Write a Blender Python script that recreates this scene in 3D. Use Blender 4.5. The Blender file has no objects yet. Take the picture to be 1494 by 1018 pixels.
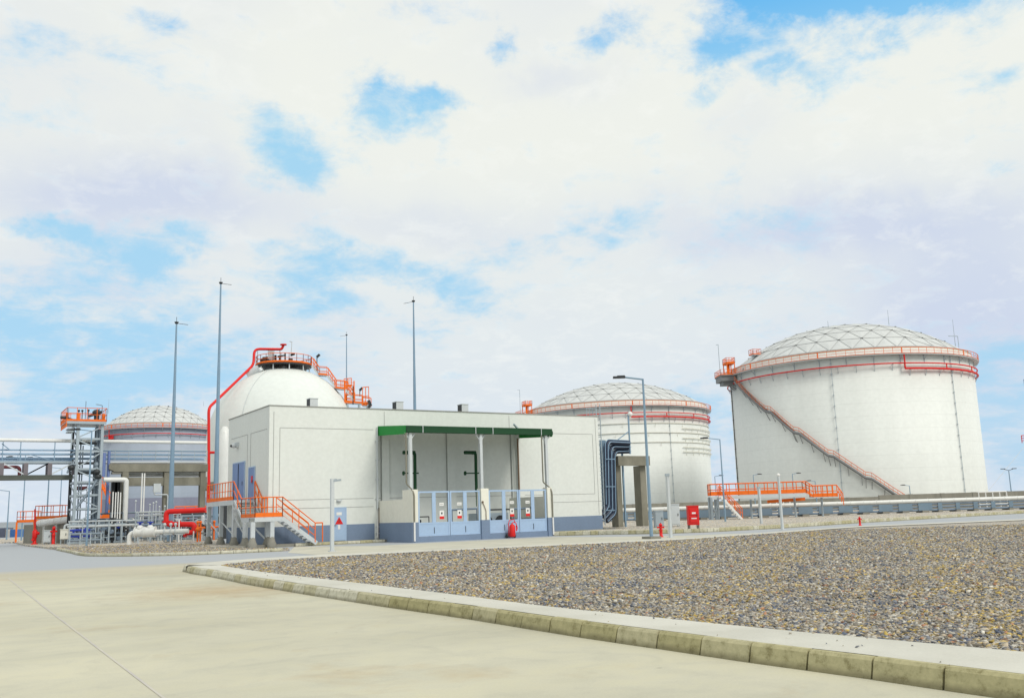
import bpy, math, random
import numpy as np
from mathutils import Vector, Matrix, noise as mnoise
# ------------------------------------------------------------------ camera geometry
F = 1360.0; HZ0, HZS = 769.0, 0.031; EYE = 1.6; YAW = math.radians(32.2)
ROLL = math.atan(HZS); TILT = math.atan((HZ0 - HZS*747 - 509)*math.cos(ROLL)/F)
V = Vector
def ray(px, py):
    x = (px-747)/F; y = -(py-509)/F
    xr = x*math.cos(ROLL)+y*math.sin(ROLL); yr = -x*math.sin(ROLL)+y*math.cos(ROLL)
    ct, st = math.cos(TILT), math.sin(TILT)
    d = (xr, ct-yr*st, st+yr*ct)
    c, s = math.cos(YAW), math.sin(YAW)
    return V((d[0]*c+d[1]*s, -d[0]*s+d[1]*c, d[2])), d[1]
def P(px, py, dep):
    r, f = ray(px, py); t = dep/f; return V((r[0]*t, r[1]*t, EYE+r[2]*t))
def G(px, py, z=0.0):
    r, f = ray(px, py); t = (z-EYE)/r[2]; return V((r[0]*t, r[1]*t, z))
def onY(px, py, Y):
    r, f = ray(px, py); t = Y/r[1]; return V((r[0]*t, Y, EYE+r[2]*t))
def onX(px, py, X):
    r, f = ray(px, py); t = X/r[0]; return V((X, r[1]*t, EYE+r[2]*t))
def proj(p):
    X, Y, Z = p
    c, s = math.cos(YAW), math.sin(YAW)
    a = X*c-Y*s; b = X*s+Y*c; z = Z-EYE
    ct, st = math.cos(TILT), math.sin(TILT)
    fw = b*ct+z*st; up = -b*st+z*ct
    xr, yr = a/fw, up/fw
    return 747+F*(xr*math.cos(ROLL)-yr*math.sin(ROLL)), 509-F*(xr*math.sin(ROLL)+yr*math.cos(ROLL))
def base(px, py, dep, z=0.0):
    p = P(px, py, dep); p.z = z; return p
def cylhit(px, py, c, r):
    d, f = ray(px, py)
    a = d.x**2+d.y**2; b = -2*(d.x*c[0]+d.y*c[1]); q = c[0]**2+c[1]**2-r*r
    D = max(b*b-4*a*q, 0); t = (-b-math.sqrt(D))/(2*a)
    p = V((d.x*t, d.y*t, EYE+d.z*t))
    return math.atan2(p.y-c[1], p.x-c[0]), p.z

scene = bpy.context.scene
col = scene.collection
# ------------------------------------------------------------------ mesh builder
class MB:
    def __init__(s): s.v = []; s.f = []; s.sm = []
    def add(s, vs, fs, smooth=False):
        o = len(s.v); s.v += [tuple(x) for x in vs]
        s.f += [tuple(i+o for i in f) for f in fs]; s.sm += [smooth]*len(fs); return s
    def obox(s, c, ax, ay, az):
        c = V(c); ax, ay, az = V(ax), V(ay), V(az)
        vs = [c+i*ax+j*ay+k*az for k in (-1, 1) for j in (-1, 1) for i in (-1, 1)]
        return s.add(vs, [(0,2,3,1),(4,5,7,6),(0,1,5,4),(2,6,7,3),(0,4,6,2),(1,3,7,5)])
    def box(s, x0, x1, y0, y1, z0, z1):
        return s.obox(((x0+x1)/2,(y0+y1)/2,(z0+z1)/2), ((x1-x0)/2,0,0), (0,(y1-y0)/2,0), (0,0,(z1-z0)/2))
    def bar(s, a, b, w, h=None, up=(0,0,1)):
        a, b = V(a), V(b); h = w if h is None else h; d = (b-a)
        if d.length < 1e-6: return s
        dn = d.normalized(); u = V(up)
        if abs(dn.dot(u)) > .98: u = V((0,1,0)) if abs(dn.y) < .9 else V((1,0,0))
        sx = dn.cross(u).normalized(); uz = sx.cross(dn)
        return s.obox((a+b)/2, d/2, sx*w/2, uz*h/2)
    def tube(s, a, b, r, n=6, r2=None, cap=True):
        a, b = V(a), V(b); d = b-a
        if d.length < 1e-6: return s
        dn = d.normalized(); u = V((0,0,1)) if abs(dn.z) < .95 else V((1,0,0))
        sx = dn.cross(u).normalized(); sy = sx.cross(dn); r2 = r if r2 is None else r2
        vs = []
        for p, rr in ((a, r), (b, r2)):
            for i in range(n):
                t = 2*math.pi*i/n; vs.append(p+sx*math.cos(t)*rr+sy*math.sin(t)*rr)
        fs = [(i, (i+1) % n, n+(i+1) % n, n+i) for i in range(n)]
        s.add(vs, fs, n > 5)
        if cap: s.add(vs, [tuple(reversed(range(n))), tuple(range(n, 2*n))])
        return s
    def pipe(s, pts, r, n=8, rad=None, seg=4, closed=False):
        pts = [V(p) for p in pts]; path = []
        rad = r*2.5 if rad is None else rad
        m = len(pts)
        for i, p in enumerate(pts):
            if (i in (0, m-1)) and not closed: path.append(p); continue
            a = pts[i-1]; b = pts[(i+1) % m]
            da = (a-p); db = (b-p); k = min(rad, da.length*.45, db.length*.45)
            if k < 1e-4 or da.normalized().dot(db.normalized()) < -.999: path.append(p); continue
            pa = p+da.normalized()*k; pb = p+db.normalized()*k
            for j in range(seg+1):
                t = j/seg; path.append(pa*(1-t)**2+p*2*t*(1-t)+pb*t*t)
        return s.sweep(path, r, n, closed)
    def sweep(s, path, r, n=8, closed=False):
        m = len(path); vs = []; prev = None
        for i, p in enumerate(path):
            if closed: t = path[(i+1) % m]-path[i-1]
            else: t = path[min(i+1, m-1)]-path[max(i-1, 0)]
            t.normalize()
            if prev is None:
                u = V((0,0,1)) if abs(t.z) < .9 else V((1,0,0)); sx = t.cross(u).normalized()
            else: sx = (prev-t*prev.dot(t)).normalized()
            prev = sx; sy = sx.cross(t)
            for k in range(n):
                a = 2*math.pi*k/n; vs.append(p+sx*math.cos(a)*r+sy*math.sin(a)*r)
        fs = []
        for i in range(m if closed else m-1):
            j = (i+1) % m
            for k in range(n): fs.append((i*n+k, i*n+(k+1) % n, j*n+(k+1) % n, j*n+k))
        s.add(vs, fs, True)
        if not closed: s.add(vs, [tuple(reversed(range(n))), tuple(range((m-1)*n, m*n))])
        return s
    def lathe(s, c, prof, n=24, a0=0, a1=2*math.pi, smooth=True):
        c = V(c); full = abs(a1-a0-2*math.pi) < 1e-6; k = n if full else n+1; vs = []
        for r, z in prof:
            for i in range(k):
                a = a0+(a1-a0)*i/n; vs.append(c+V((r*math.cos(a), r*math.sin(a), z)))
        fs = []
        for j in range(len(prof)-1):
            for i in range(n):
                i2 = (i+1) % k if full else i+1
                fs.append((j*k+i, j*k+i2, (j+1)*k+i2, (j+1)*k+i))
        return s.add(vs, fs, smooth)
    def sphere(s, c, r, n=12, sz=1.0):
        pr = [(r*math.cos(t), r*sz*math.sin(t)) for t in [(-.5+i/(n//2))*math.pi for i in range(n//2+1)]]
        pr = [(max(a, 1e-4), b) for a, b in pr]
        return s.lathe(c, pr, n)
    def poly(s, pts, z0, z1):
        n = len(pts); vs = [(p[0], p[1], z0) for p in pts]+[(p[0], p[1], z1) for p in pts]
        fs = [tuple(range(n, 2*n)), tuple(reversed(range(n)))]
        fs += [(i, (i+1) % n, n+(i+1) % n, n+i) for i in range(n)]
        return s.add(vs, fs)
    def rail(s, pts, h=1.1, sp=1.3, r=.03, mid=2, toe=None, posts=True, n=5):
        pts = [V(p) for p in pts]; up = V((0,0,1))
        for a, b in zip(pts, pts[1:]):
            L = (b-a).length; k = max(1, round(L/sp))
            if posts:
                for i in range(k+1):
                    p = a.lerp(b, i/k); s.tube(p, p+up*h, r, n, cap=False)
            s.tube(a+up*h, b+up*h, r*1.15, n)
            for j in range(1, mid): s.tube(a+up*h*j/mid, b+up*h*j/mid, r*.85, n)
            if toe: s.bar(a+up*(toe/2), b+up*(toe/2), .02, toe)
        return s
    def build_each(s, name, mat, parent):
        """one mesh part for every connected piece"""
        par = list(range(len(s.v)))
        def find(a):
            while par[a] != a: par[a] = par[par[a]]; a = par[a]
            return a
        for f in s.f:
            r = find(f[0])
            for i in f[1:]: par[find(i)] = r
        grp = {}
        for k, f in enumerate(s.f): grp.setdefault(find(f[0]), []).append(k)
        out = []
        for fk in grp.values():
            ids = {}; m = MB()
            for k in fk:
                m.f.append(tuple(ids.setdefault(i, len(ids)) for i in s.f[k])); m.sm.append(s.sm[k])
            m.v = [None]*len(ids)
            for i, j in ids.items(): m.v[j] = s.v[i]
            out.append(m.build(name, mat, parent))
        return out
    def build(s, name, mat, parent=None, origin=None, merge=False):
        me = bpy.data.meshes.new(name)
        if origin is None:
            if parent is not None: origin = V((0,0,0))
            else:
                xs = [v[0] for v in s.v]; ys = [v[1] for v in s.v]
                origin = V(((min(xs)+max(xs))/2, (min(ys)+max(ys))/2, min(v[2] for v in s.v)))
        w = V((0,0,0)); p = parent
        while p is not None: w += p.location; p = p.parent
        off = w+V(origin)
        me.from_pydata([(v[0]-off.x, v[1]-off.y, v[2]-off.z) for v in s.v], [], s.f)
        me.polygons.foreach_set('use_smooth', s.sm)
        me.materials.append(mat); me.validate(); me.update()
        # consistent normals
        import bmesh
        bm = bmesh.new(); bm.from_mesh(me); 
        bmesh.ops.remove_doubles(bm, verts=bm.verts, dist=1e-5) if merge else None
        bmesh.ops.recalc_face_normals(bm, faces=bm.faces); bm.to_mesh(me); bm.free()
        o = bpy.data.objects.new(name, me); col.objects.link(o)
        if parent is not None: o.parent = parent; o.location = (0,0,0)
        else: o.location = off
        return o
def tag(o, label=None, cat=None, group=None, kind=None):
    if label: o['label'] = label
    if cat: o['category'] = cat
    if group: o['group'] = group
    if kind: o['kind'] = kind
    return o
def thing(name, loc, label, cat, group=None):
    o = bpy.data.objects.new(name, None); o.empty_display_size = .3
    col.objects.link(o); o.location = loc; return tag(o, label, cat, group)
def children(o): return [c for c in bpy.data.objects if c.parent == o]
def copy_tree(o, parent=None):
    c = o.copy(); col.objects.link(c); c.parent = parent
    for ch in children(o): copy_tree(ch, c)
    return c
def place(o, loc, rz=0, label=None, sc=None):
    o.location = loc; o.rotation_euler = (0,0,rz)
    if sc: o.scale = (sc if hasattr(sc, '__len__') else (sc,)*3)
    if label: o['label'] = label
    return o

# ------------------------------------------------------------------ materials
def new_mat(name):
    m = bpy.data.materials.new(name); m.use_nodes = True; nt = m.node_tree
    return m, nt, nt.nodes['Principled BSDF']
def N(nt, t, **kw):
    n = nt.nodes.new(t)
    for k, v in kw.items():
        if k in n.inputs: n.inputs[k].default_value = v
        else: setattr(n, k, v)
    return n
def ramp(nt, stops, interp='LINEAR'):
    r = nt.nodes.new('ShaderNodeValToRGB'); cr = r.color_ramp; cr.interpolation = interp
    while len(cr.elements) < len(stops): cr.elements.new(.5)
    for e, (p, c) in zip(cr.elements, stops): e.position = p; e.color = (*c, 1) if len(c) == 3 else c
    return r
def mixc(nt, fac, a, b, mode='MIX'):
    m = nt.nodes.new('ShaderNodeMix'); m.data_type = 'RGBA'; m.blend_type = mode
    for sock, v in ((m.inputs[0], fac), (m.inputs[6], a), (m.inputs[7], b)):
        if hasattr(v, 'is_linked'): nt.links.new(v, sock)
        elif isinstance(v, (int, float)): sock.default_value = v
        else: sock.default_value = (*v, 1)
    return m.outputs[2]
def paint(name, c, rough=.5, metal=0.0, dirt=.12, scale=.6, streak=1.0, bump=.02, dark=None, course=0):
    """painted or bare surface with uneven weathering, optional vertical streaks"""
    m, nt, b = new_mat(name); L = nt.links.new
    geo = N(nt, 'ShaderNodeNewGeometry')
    mp = N(nt, 'ShaderNodeMapping'); mp.inputs['Scale'].default_value = (1, 1, streak); L(geo.outputs['Position'], mp.inputs['Vector'])
    n1 = N(nt, 'ShaderNodeTexNoise', Scale=scale, Detail=6.0, Roughness=.6); L(mp.outputs[0], n1.inputs['Vector'])
    n2 = N(nt, 'ShaderNodeTexNoise', Scale=scale*9, Detail=4.0); L(geo.outputs['Position'], n2.inputs['Vector'])
    r1 = ramp(nt, [(.3, (0,0,0)), (.75, (1,1,1))]); L(n1.outputs[0], r1.inputs[0])
    dk = dark or tuple(x*.7 for x in c)
    c1 = mixc(nt, r1.outputs[0], c, tuple(a*(1-dirt)+d*dirt for a, d in zip(c, tuple(y*.4 for y in dk))))
    if course:      # welded plate courses: fine seam lines and slightly different plates
        sx = N(nt, 'ShaderNodeSeparateXYZ'); L(geo.outputs['Position'], sx.inputs[0])
        fr = N(nt, 'ShaderNodeMath'); fr.operation = 'DIVIDE'; L(sx.outputs[2], fr.inputs[0]); fr.inputs[1].default_value = course
        f2 = N(nt, 'ShaderNodeMath'); f2.operation = 'FRACT'; L(fr.outputs[0], f2.inputs[0])
        lt = N(nt, 'ShaderNodeMath'); lt.operation = 'LESS_THAN'; L(f2.outputs[0], lt.inputs[0]); lt.inputs[1].default_value = .035
        fl = N(nt, 'ShaderNodeMath'); fl.operation = 'FLOOR'; L(fr.outputs[0], fl.inputs[0])
        wn = N(nt, 'ShaderNodeTexWhiteNoise'); wn.noise_dimensions = '1D'; L(fl.outputs[0], wn.inputs['W'])
        m3 = N(nt, 'ShaderNodeMath'); m3.operation = 'MULTIPLY_ADD'; L(wn.outputs['Value'], m3.inputs[0]); m3.inputs[1].default_value = .10; L(lt.outputs[0], m3.inputs[2])
        m4 = N(nt, 'ShaderNodeMath'); m4.operation = 'MULTIPLY'; L(m3.outputs[0], m4.inputs[0]); m4.inputs[1].default_value = .22
        c1 = mixc(nt, m4.outputs[0], c1, tuple(x*.6 for x in c))
    mt = nt.nodes.new('ShaderNodeMath'); mt.operation = 'MULTIPLY_ADD'; mt.inputs[1].default_value = .16; mt.inputs[2].default_value = .92
    L(n2.outputs[0], mt.inputs[0])
    hs = N(nt, 'ShaderNodeHueSaturation'); L(mt.outputs[0], hs.inputs['Value']); L(c1, hs.inputs['Color'])
    L(hs.outputs[0], b.inputs['Base Color'])
    b.inputs['Roughness'].default_value = rough; b.inputs['Metallic'].default_value = metal
    if bump:
        bp = N(nt, 'ShaderNodeBump', Strength=bump*5, Distance=.02); L(n2.outputs[0], bp.inputs['Height']); L(bp.outputs[0], b.inputs['Normal'])
    return m
GREENT = paint('dull_green_roof_sheet', (.04,.13,.06), .8, dirt=.3)
WHITE = paint('white_render', (.735,.765,.735), .75, dirt=.07, scale=.5, streak=.12, bump=.008)
CREAM = paint('cream_render', (.80,.79,.70), .8, dirt=.12, scale=.5, streak=.3)
SIDEW = WHITE
BAND = paint('blue_grey_plinth_paint', (.19,.26,.38), .7, dirt=.2, scale=.8, streak=.4)
BLUE = paint('light_blue_paint', (.38,.52,.72), .45, dirt=.1, scale=.8)
DBLUE = paint('mid_blue_paint', (.17,.27,.52), .5, dirt=.1)
GREEN = paint('green_paint', (.003,.25,.035), .75, dirt=.15, scale=1)
DGREEN = paint('dark_green_paint', (.002,.055,.016), .75, dirt=.2, scale=1)
ORANGE = paint('orange_paint', (.93,.175,.004), .65, dirt=.28, scale=1.5)
ORANGEL = paint('weathered_orange_paint', (.85,.17,.03), .55, dirt=.25, scale=1.5)
RED = paint('red_paint', (.72,.008,.006), .55, dirt=.12, scale=1.5)
GALV = paint('galvanised_steel', (.42,.49,.54), .45, .35, dirt=.2, scale=1.5)
GALVL = paint('pale_galvanised_steel', (.60,.64,.66), .5, .2, dirt=.15, scale=1.5)
MAST = paint('blue_grey_steel', (.24,.36,.48), .4, .3, dirt=.2, scale=.6)
DARKM = paint('dark_steel', (.045,.05,.055), .5, .3, dirt=.2)
BLACKB = paint('black_blue_cable_jacket', (.015,.03,.07), .45, dirt=.2)
WPIPE = paint('white_insulated_pipe', (.75,.76,.74), .4, dirt=.18, scale=1.2)
GPIPE = paint('grey_blue_pipe', (.20,.27,.36), .5, dirt=.25, scale=1.0)
BPIPE = paint('blue_pump_paint', (.02,.05,.42), .35, dirt=.15, scale=2)
LBPIPE = paint('pale_blue_pipe', (.28,.42,.58), .45, dirt=.2, scale=1)
CONC = paint('weathered_concrete', (.27,.26,.21), .9, dirt=.55, scale=.9, streak=.5, bump=.06, dark=(.12,.11,.07))
CONCG = paint('grey_concrete', (.29,.28,.24), .9, dirt=.45, scale=.8, streak=.4, bump=.06)
TANK = paint('white_tank_coating', (.77,.80,.775), .55, dirt=.16, scale=.16, streak=.06, bump=.01, course=2.4)
MORTAR = paint('dark_joint_mortar', (.10,.09,.06), .95, dirt=.3)
TANKB = paint('blue_grey_tank_coating', (.35,.40,.48), .55, dirt=.25, scale=.15, streak=.08, bump=.01, course=2.4)
DOMEW = paint('white_insulated_shell', (.735,.775,.75), .6, dirt=.10, scale=.2, streak=.15, bump=.01)
ALU = paint('dull_aluminium_panels', (.64,.66,.66), .5, .1, dirt=.18, scale=.35, bump=.02)
DKRIB = paint('grey_stair_steel', (.22,.23,.24), .6, .2, dirt=.2)
STRUT = paint('grey_roof_ribs', (.50,.51,.51), .6, .2, dirt=.2)
YARD = paint('dull_yard_pipe', (.25,.31,.37), .5, .2, dirt=.25, scale=1.5)
JOINT = paint('grey_joint_sealant', (.34,.35,.34), .8, dirt=.2)
DKSTEEL = paint('dark_green_grey_steel', (.10,.115,.10), .6, .1, dirt=.3)
RUST = paint('brown_rusty_pipe', (.20,.13,.08), .7, dirt=.4, scale=2)
PLATE = paint('white_sign_plate', (.80,.80,.78), .5, dirt=.05)
PURPLE = paint('maroon_pipe', (.16,.03,.04), .5, dirt=.2)
ROOFC = paint('roof_membrane', (.35,.35,.33), .85, dirt=.3)

def concrete_ground():
    m, nt, b = new_mat('pavement_concrete'); L = nt.links.new
    geo = N(nt, 'ShaderNodeNewGeometry'); pos = geo.outputs['Position']
    big = N(nt, 'ShaderNodeTexNoise', Scale=.12, Detail=5.0, Roughness=.55); L(pos, big.inputs['Vector'])
    mp = N(nt, 'ShaderNodeMapping'); mp.inputs['Rotation'].default_value = (0,0,math.radians(-25)); mp.inputs['Scale'].default_value = (.16,.7,1); L(pos, mp.inputs['Vector'])
    st = N(nt, 'ShaderNodeTexNoise', Scale=1.0, Detail=7.0, Roughness=.62); L(mp.outputs[0], st.inputs['Vector'])
    fine = N(nt, 'ShaderNodeTexNoise', Scale=38.0, Detail=5.0, Roughness=.7); L(pos, fine.inputs['Vector'])
    r1 = ramp(nt, [(.34, (.46,.44,.34)), (.5, (.53,.51,.40)), (.64, (.585,.56,.435))]); L(big.outputs[0], r1.inputs[0])
    r2 = ramp(nt, [(.32, (.92,.925,.935)), (.52, (1,1,1)), (.72, (1.03,1.02,.98))]); L(st.outputs[0], r2.inputs[0])
    c = mixc(nt, 1.0, r1.outputs[0], r2.outputs[0], 'MULTIPLY')
    # brown stains in patches
    n4 = N(nt, 'ShaderNodeTexNoise', Scale=.35, Detail=6.0, Roughness=.65, Distortion=.4); L(pos, n4.inputs['Vector'])
    r4 = ramp(nt, [(.57, (0,0,0)), (.72, (1,1,1))]); L(n4.outputs[0], r4.inputs[0])
    mm = nt.nodes.new('ShaderNodeMath'); mm.operation = 'MULTIPLY'; mm.inputs[1].default_value = .45; L(r4.outputs[0], mm.inputs[0])
    c = mixc(nt, mm.outputs[0], c, (.42,.30,.15))
    # finer cloudy mottling
    n6 = N(nt, 'ShaderNodeTexNoise', Scale=1.6, Detail=9.0, Roughness=.68, Distortion=.6); L(pos, n6.inputs['Vector'])
    r6 = ramp(nt, [(.34, (.92,.925,.935)), (.5, (1,1,1)), (.66, (1.03,1.025,.99))]); L(n6.outputs[0], r6.inputs[0])
    c = mixc(nt, 1.0, c, r6.outputs[0], 'MULTIPLY')
    # small dark spots
    sp = N(nt, 'ShaderNodeTexVoronoi', Scale=1.3); L(pos, sp.inputs['Vector'])
    r5 = ramp(nt, [(.02, (1,1,1)), (.05, (0,0,0))]); L(sp.outputs['Distance'], r5.inputs[0])
    m5 = nt.nodes.new('ShaderNodeMath'); m5.operation = 'MULTIPLY'; m5.inputs[1].default_value = .35; L(r5.outputs[0], m5.inputs[0])
    c = mixc(nt, m5.outputs[0], c, (.16,.14,.10))
    # blue-grey asphaltic stretch beyond a line, ragged edge
    sx = N(nt, 'ShaderNodeSeparateXYZ'); L(pos, sx.inputs[0])
    a = G(0, 836); d = G(268, 823) - a; d.normalize(); nrm = V((-d.y, d.x, 0))
    if nrm.y < 0: nrm = -nrm
    dt = nt.nodes.new('ShaderNodeVectorMath'); dt.operation = 'DOT_PRODUCT'; L(pos, dt.inputs[0]); dt.inputs[1].default_value = nrm
    ad = nt.nodes.new('ShaderNodeMath'); ad.operation = 'SUBTRACT'; L(dt.outputs['Value'], ad.inputs[0]); ad.inputs[1].default_value = nrm.dot(a)
    wn = nt.nodes.new('ShaderNodeMath'); wn.operation = 'MULTIPLY_ADD'; L(st.outputs[0], wn.inputs[0]); wn.inputs[1].default_value = 5.0; wn.inputs[2].default_value = -2.5
    a2 = nt.nodes.new('ShaderNodeMath'); L(ad.outputs[0], a2.inputs[0]); L(wn.outputs[0], a2.inputs[1])
    mr = N(nt, 'ShaderNodeMapRange'); mr.inputs['From Min'].default_value = -1.0; mr.inputs['From Max'].default_value = 2.0; L(a2.outputs[0], mr.inputs['Value'])
    m7 = N(nt, 'ShaderNodeMapRange'); m7.inputs['From Min'].default_value = -9.0; m7.inputs['From Max'].default_value = -2.0; m7.inputs['To Max'].default_value = .38; L(a2.outputs[0], m7.inputs['Value'])
    c = mixc(nt, m7.outputs[0], c, (.40,.345,.255))
    q = G(322, 862)
    vd = nt.nodes.new('ShaderNodeVectorMath'); vd.operation = 'DISTANCE'; L(pos, vd.inputs[0]); vd.inputs[1].default_value = q
    m8 = N(nt, 'ShaderNodeMath'); m8.operation = 'MULTIPLY_ADD'; L(n6.outputs[0], m8.inputs[0]); m8.inputs[1].default_value = 5.0; L(vd.outputs['Value'], m8.inputs[2])
    m9 = N(nt, 'ShaderNodeMapRange'); m9.inputs['From Min'].default_value = 5.2; m9.inputs['From Max'].default_value = 2.6; m9.inputs['To Min'].default_value = 0; m9.inputs['To Max'].default_value = .5; L(m8.outputs[0], m9.inputs['Value'])
    c = mixc(nt, m9.outputs[0], c, (.42,.27,.11))
    c = mixc(nt, mr.outputs[0], c, (.38,.405,.435))
    mt = nt.nodes.new('ShaderNodeMath'); mt.operation = 'MULTIPLY_ADD'; mt.inputs[1].default_value = .24; mt.inputs[2].default_value = .88; L(fine.outputs[0], mt.inputs[0])
    hs = N(nt, 'ShaderNodeHueSaturation'); L(mt.outputs[0], hs.inputs['Value']); L(c, hs.inputs['Color'])
    L(hs.outputs[0], b.inputs['Base Color']); b.inputs['Roughness'].default_value = .8
    bp = N(nt, 'ShaderNodeBump', Strength=.35, Distance=.01); L(fine.outputs[0], bp.inputs['Height']); L(bp.outputs[0], b.inputs['Normal'])
    return m
GROUND = concrete_ground()
def slab(name, c, c2, sc=.6):
    m, nt, b = new_mat(name); L = nt.links.new
    geo = N(nt, 'ShaderNodeNewGeometry'); pos = geo.outputs['Position']
    n1 = N(nt, 'ShaderNodeTexNoise', Scale=sc, Detail=7.0, Roughness=.6); L(pos, n1.inputs['Vector'])
    n2 = N(nt, 'ShaderNodeTexNoise', Scale=45.0, Detail=3.0); L(pos, n2.inputs['Vector'])
    r = ramp(nt, [(.35, c2), (.6, c)]); L(n1.outputs[0], r.inputs[0])
    mt = nt.nodes.new('ShaderNodeMath'); mt.operation = 'MULTIPLY_ADD'; mt.inputs[1].default_value = .2; mt.inputs[2].default_value = .9; L(n2.outputs[0], mt.inputs[0])
    hs = N(nt, 'ShaderNodeHueSaturation'); L(mt.outputs[0], hs.inputs['Value']); L(r.outputs[0], hs.inputs['Color'])
    L(hs.outputs[0], b.inputs['Base Color']); b.inputs['Roughness'].default_value = .85
    bp = N(nt, 'ShaderNodeBump', Strength=.3, Distance=.008); L(n2.outputs[0], bp.inputs['Height']); L(bp.outputs[0], b.inputs['Normal'])
    return m
WALK = slab('sidewalk_concrete', (.60,.59,.53), (.52,.51,.45))
APRON = slab('apron_concrete', (.55,.53,.44), (.46,.45,.38))
TAN = slab('sandy_ground', (.38,.33,.23), (.27,.25,.18), .15)
JLINE = slab('purple_grey_joint_filler', (.55,.52,.45), (.47,.445,.43), 1.2)
JLITE = slab('pale_joint_filler', (.66,.63,.51), (.60,.57,.47), 1.2)
PAL = [(0,(.09,.11,.16)), (.06,(.19,.20,.23)), (.20,(.45,.38,.28)), (.34,(.35,.30,.24)), (.47,(.47,.45,.40)), (.60,(.28,.25,.20)), (.70,(.50,.38,.17)), (.76,(.52,.38,.10)), (.80,(.38,.36,.32)), (.92,(.60,.57,.50)), (.97,(.40,.20,.11))]
def stone_mat():
    m, nt, b = new_mat('loose_stones'); L = nt.links.new
    at = N(nt, 'ShaderNodeAttribute'); at.attribute_name = 'tone'
    r = ramp(nt, PAL, 'CONSTANT'); L(at.outputs['Fac'], r.inputs[0])
    at2 = N(nt, 'ShaderNodeAttribute'); at2.attribute_name = 'lite'
    hs = N(nt, 'ShaderNodeHueSaturation'); L(at2.outputs['Fac'], hs.inputs['Value']); L(r.outputs[0], hs.inputs['Color'])
    L(hs.outputs[0], b.inputs['Base Color']); b.inputs['Roughness'].default_value = .75
    return m
STONE = stone_mat()
def gravel_mat(name, scale, sat=1.0, gain=1.0, yellow=None):
    m, nt, b = new_mat(name); L = nt.links.new
    geo = N(nt, 'ShaderNodeNewGeometry'); pos = geo.outputs['Position']
    vo = N(nt, 'ShaderNodeTexVoronoi', Scale=scale, Randomness=1.0); L(pos, vo.inputs['Vector'])
    sep = N(nt, 'ShaderNodeSeparateColor'); L(vo.outputs['Color'], sep.inputs[0])
    r = ramp(nt, PAL, 'CONSTANT'); L(sep.outputs[0], r.inputs[0])
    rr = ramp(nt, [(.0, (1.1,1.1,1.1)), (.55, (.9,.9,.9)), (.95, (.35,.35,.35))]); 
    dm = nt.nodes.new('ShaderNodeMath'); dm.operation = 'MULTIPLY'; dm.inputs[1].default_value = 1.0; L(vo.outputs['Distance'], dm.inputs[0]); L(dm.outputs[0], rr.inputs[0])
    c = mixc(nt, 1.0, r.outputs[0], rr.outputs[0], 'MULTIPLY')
    n1 = N(nt, 'ShaderNodeTexNoise', Scale=.3, Detail=4.0); L(pos, n1.inputs['Vector'])
    mt = nt.nodes.new('ShaderNodeMath'); mt.operation = 'MULTIPLY_ADD'; mt.inputs[1].default_value = .5*gain; mt.inputs[2].default_value = .8*gain; L(n1.outputs[0], mt.inputs[0])
    hs = N(nt, 'ShaderNodeHueSaturation', Saturation=sat); L(mt.outputs[0], hs.inputs['Value']); L(c, hs.inputs['Color'])
    L(hs.outputs[0], b.inputs['Base Color']); b.inputs['Roughness'].default_value = .9
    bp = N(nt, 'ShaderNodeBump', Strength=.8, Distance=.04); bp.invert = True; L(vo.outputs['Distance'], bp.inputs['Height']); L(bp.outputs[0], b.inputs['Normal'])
    return m
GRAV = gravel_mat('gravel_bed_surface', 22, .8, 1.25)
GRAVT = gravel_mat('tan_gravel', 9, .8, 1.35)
def kerb_mat():
    m, nt, b = new_mat('mossy_kerb_concrete'); L = nt.links.new
    geo = N(nt, 'ShaderNodeNewGeometry'); pos = geo.outputs['Position']
    at = N(nt, 'ShaderNodeAttribute'); at.attribute_name = 'tone'
    r = ramp(nt, [(0, (.36,.33,.17)), (.4, (.44,.405,.235)), (.7, (.48,.45,.31)), (1, (.60,.58,.48))]); L(at.outputs['Fac'], r.inputs[0])
    n1 = N(nt, 'ShaderNodeTexNoise', Scale=7.0, Detail=10.0, Roughness=.75); L(pos, n1.inputs['Vector'])
    r1 = ramp(nt, [(.36, (.55,.53,.43)), (.48, (.93,.93,.9)), (.66, (1.15,1.14,1.12))]); L(n1.outputs[0], r1.inputs[0])
    c = mixc(nt, 1.0, r.outputs[0], r1.outputs[0], 'MULTIPLY')
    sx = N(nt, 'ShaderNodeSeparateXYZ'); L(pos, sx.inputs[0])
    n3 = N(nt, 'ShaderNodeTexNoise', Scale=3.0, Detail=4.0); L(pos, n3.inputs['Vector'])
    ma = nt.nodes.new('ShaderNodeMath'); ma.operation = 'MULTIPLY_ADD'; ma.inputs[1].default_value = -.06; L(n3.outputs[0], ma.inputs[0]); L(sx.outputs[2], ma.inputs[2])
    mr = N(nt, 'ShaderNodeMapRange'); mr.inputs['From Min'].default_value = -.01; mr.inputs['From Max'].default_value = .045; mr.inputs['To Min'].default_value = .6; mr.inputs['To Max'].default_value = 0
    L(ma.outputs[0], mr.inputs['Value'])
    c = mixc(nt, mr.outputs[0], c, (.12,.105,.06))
    L(c, b.inputs['Base Color']); b.inputs['Roughness'].default_value = .9
    bp = N(nt, 'ShaderNodeBump', Strength=.5, Distance=.01); L(n1.outputs[0], bp.inputs['Height']); L(bp.outputs[0], b.inputs['Normal'])
    return m
KERB = kerb_mat()
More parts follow.
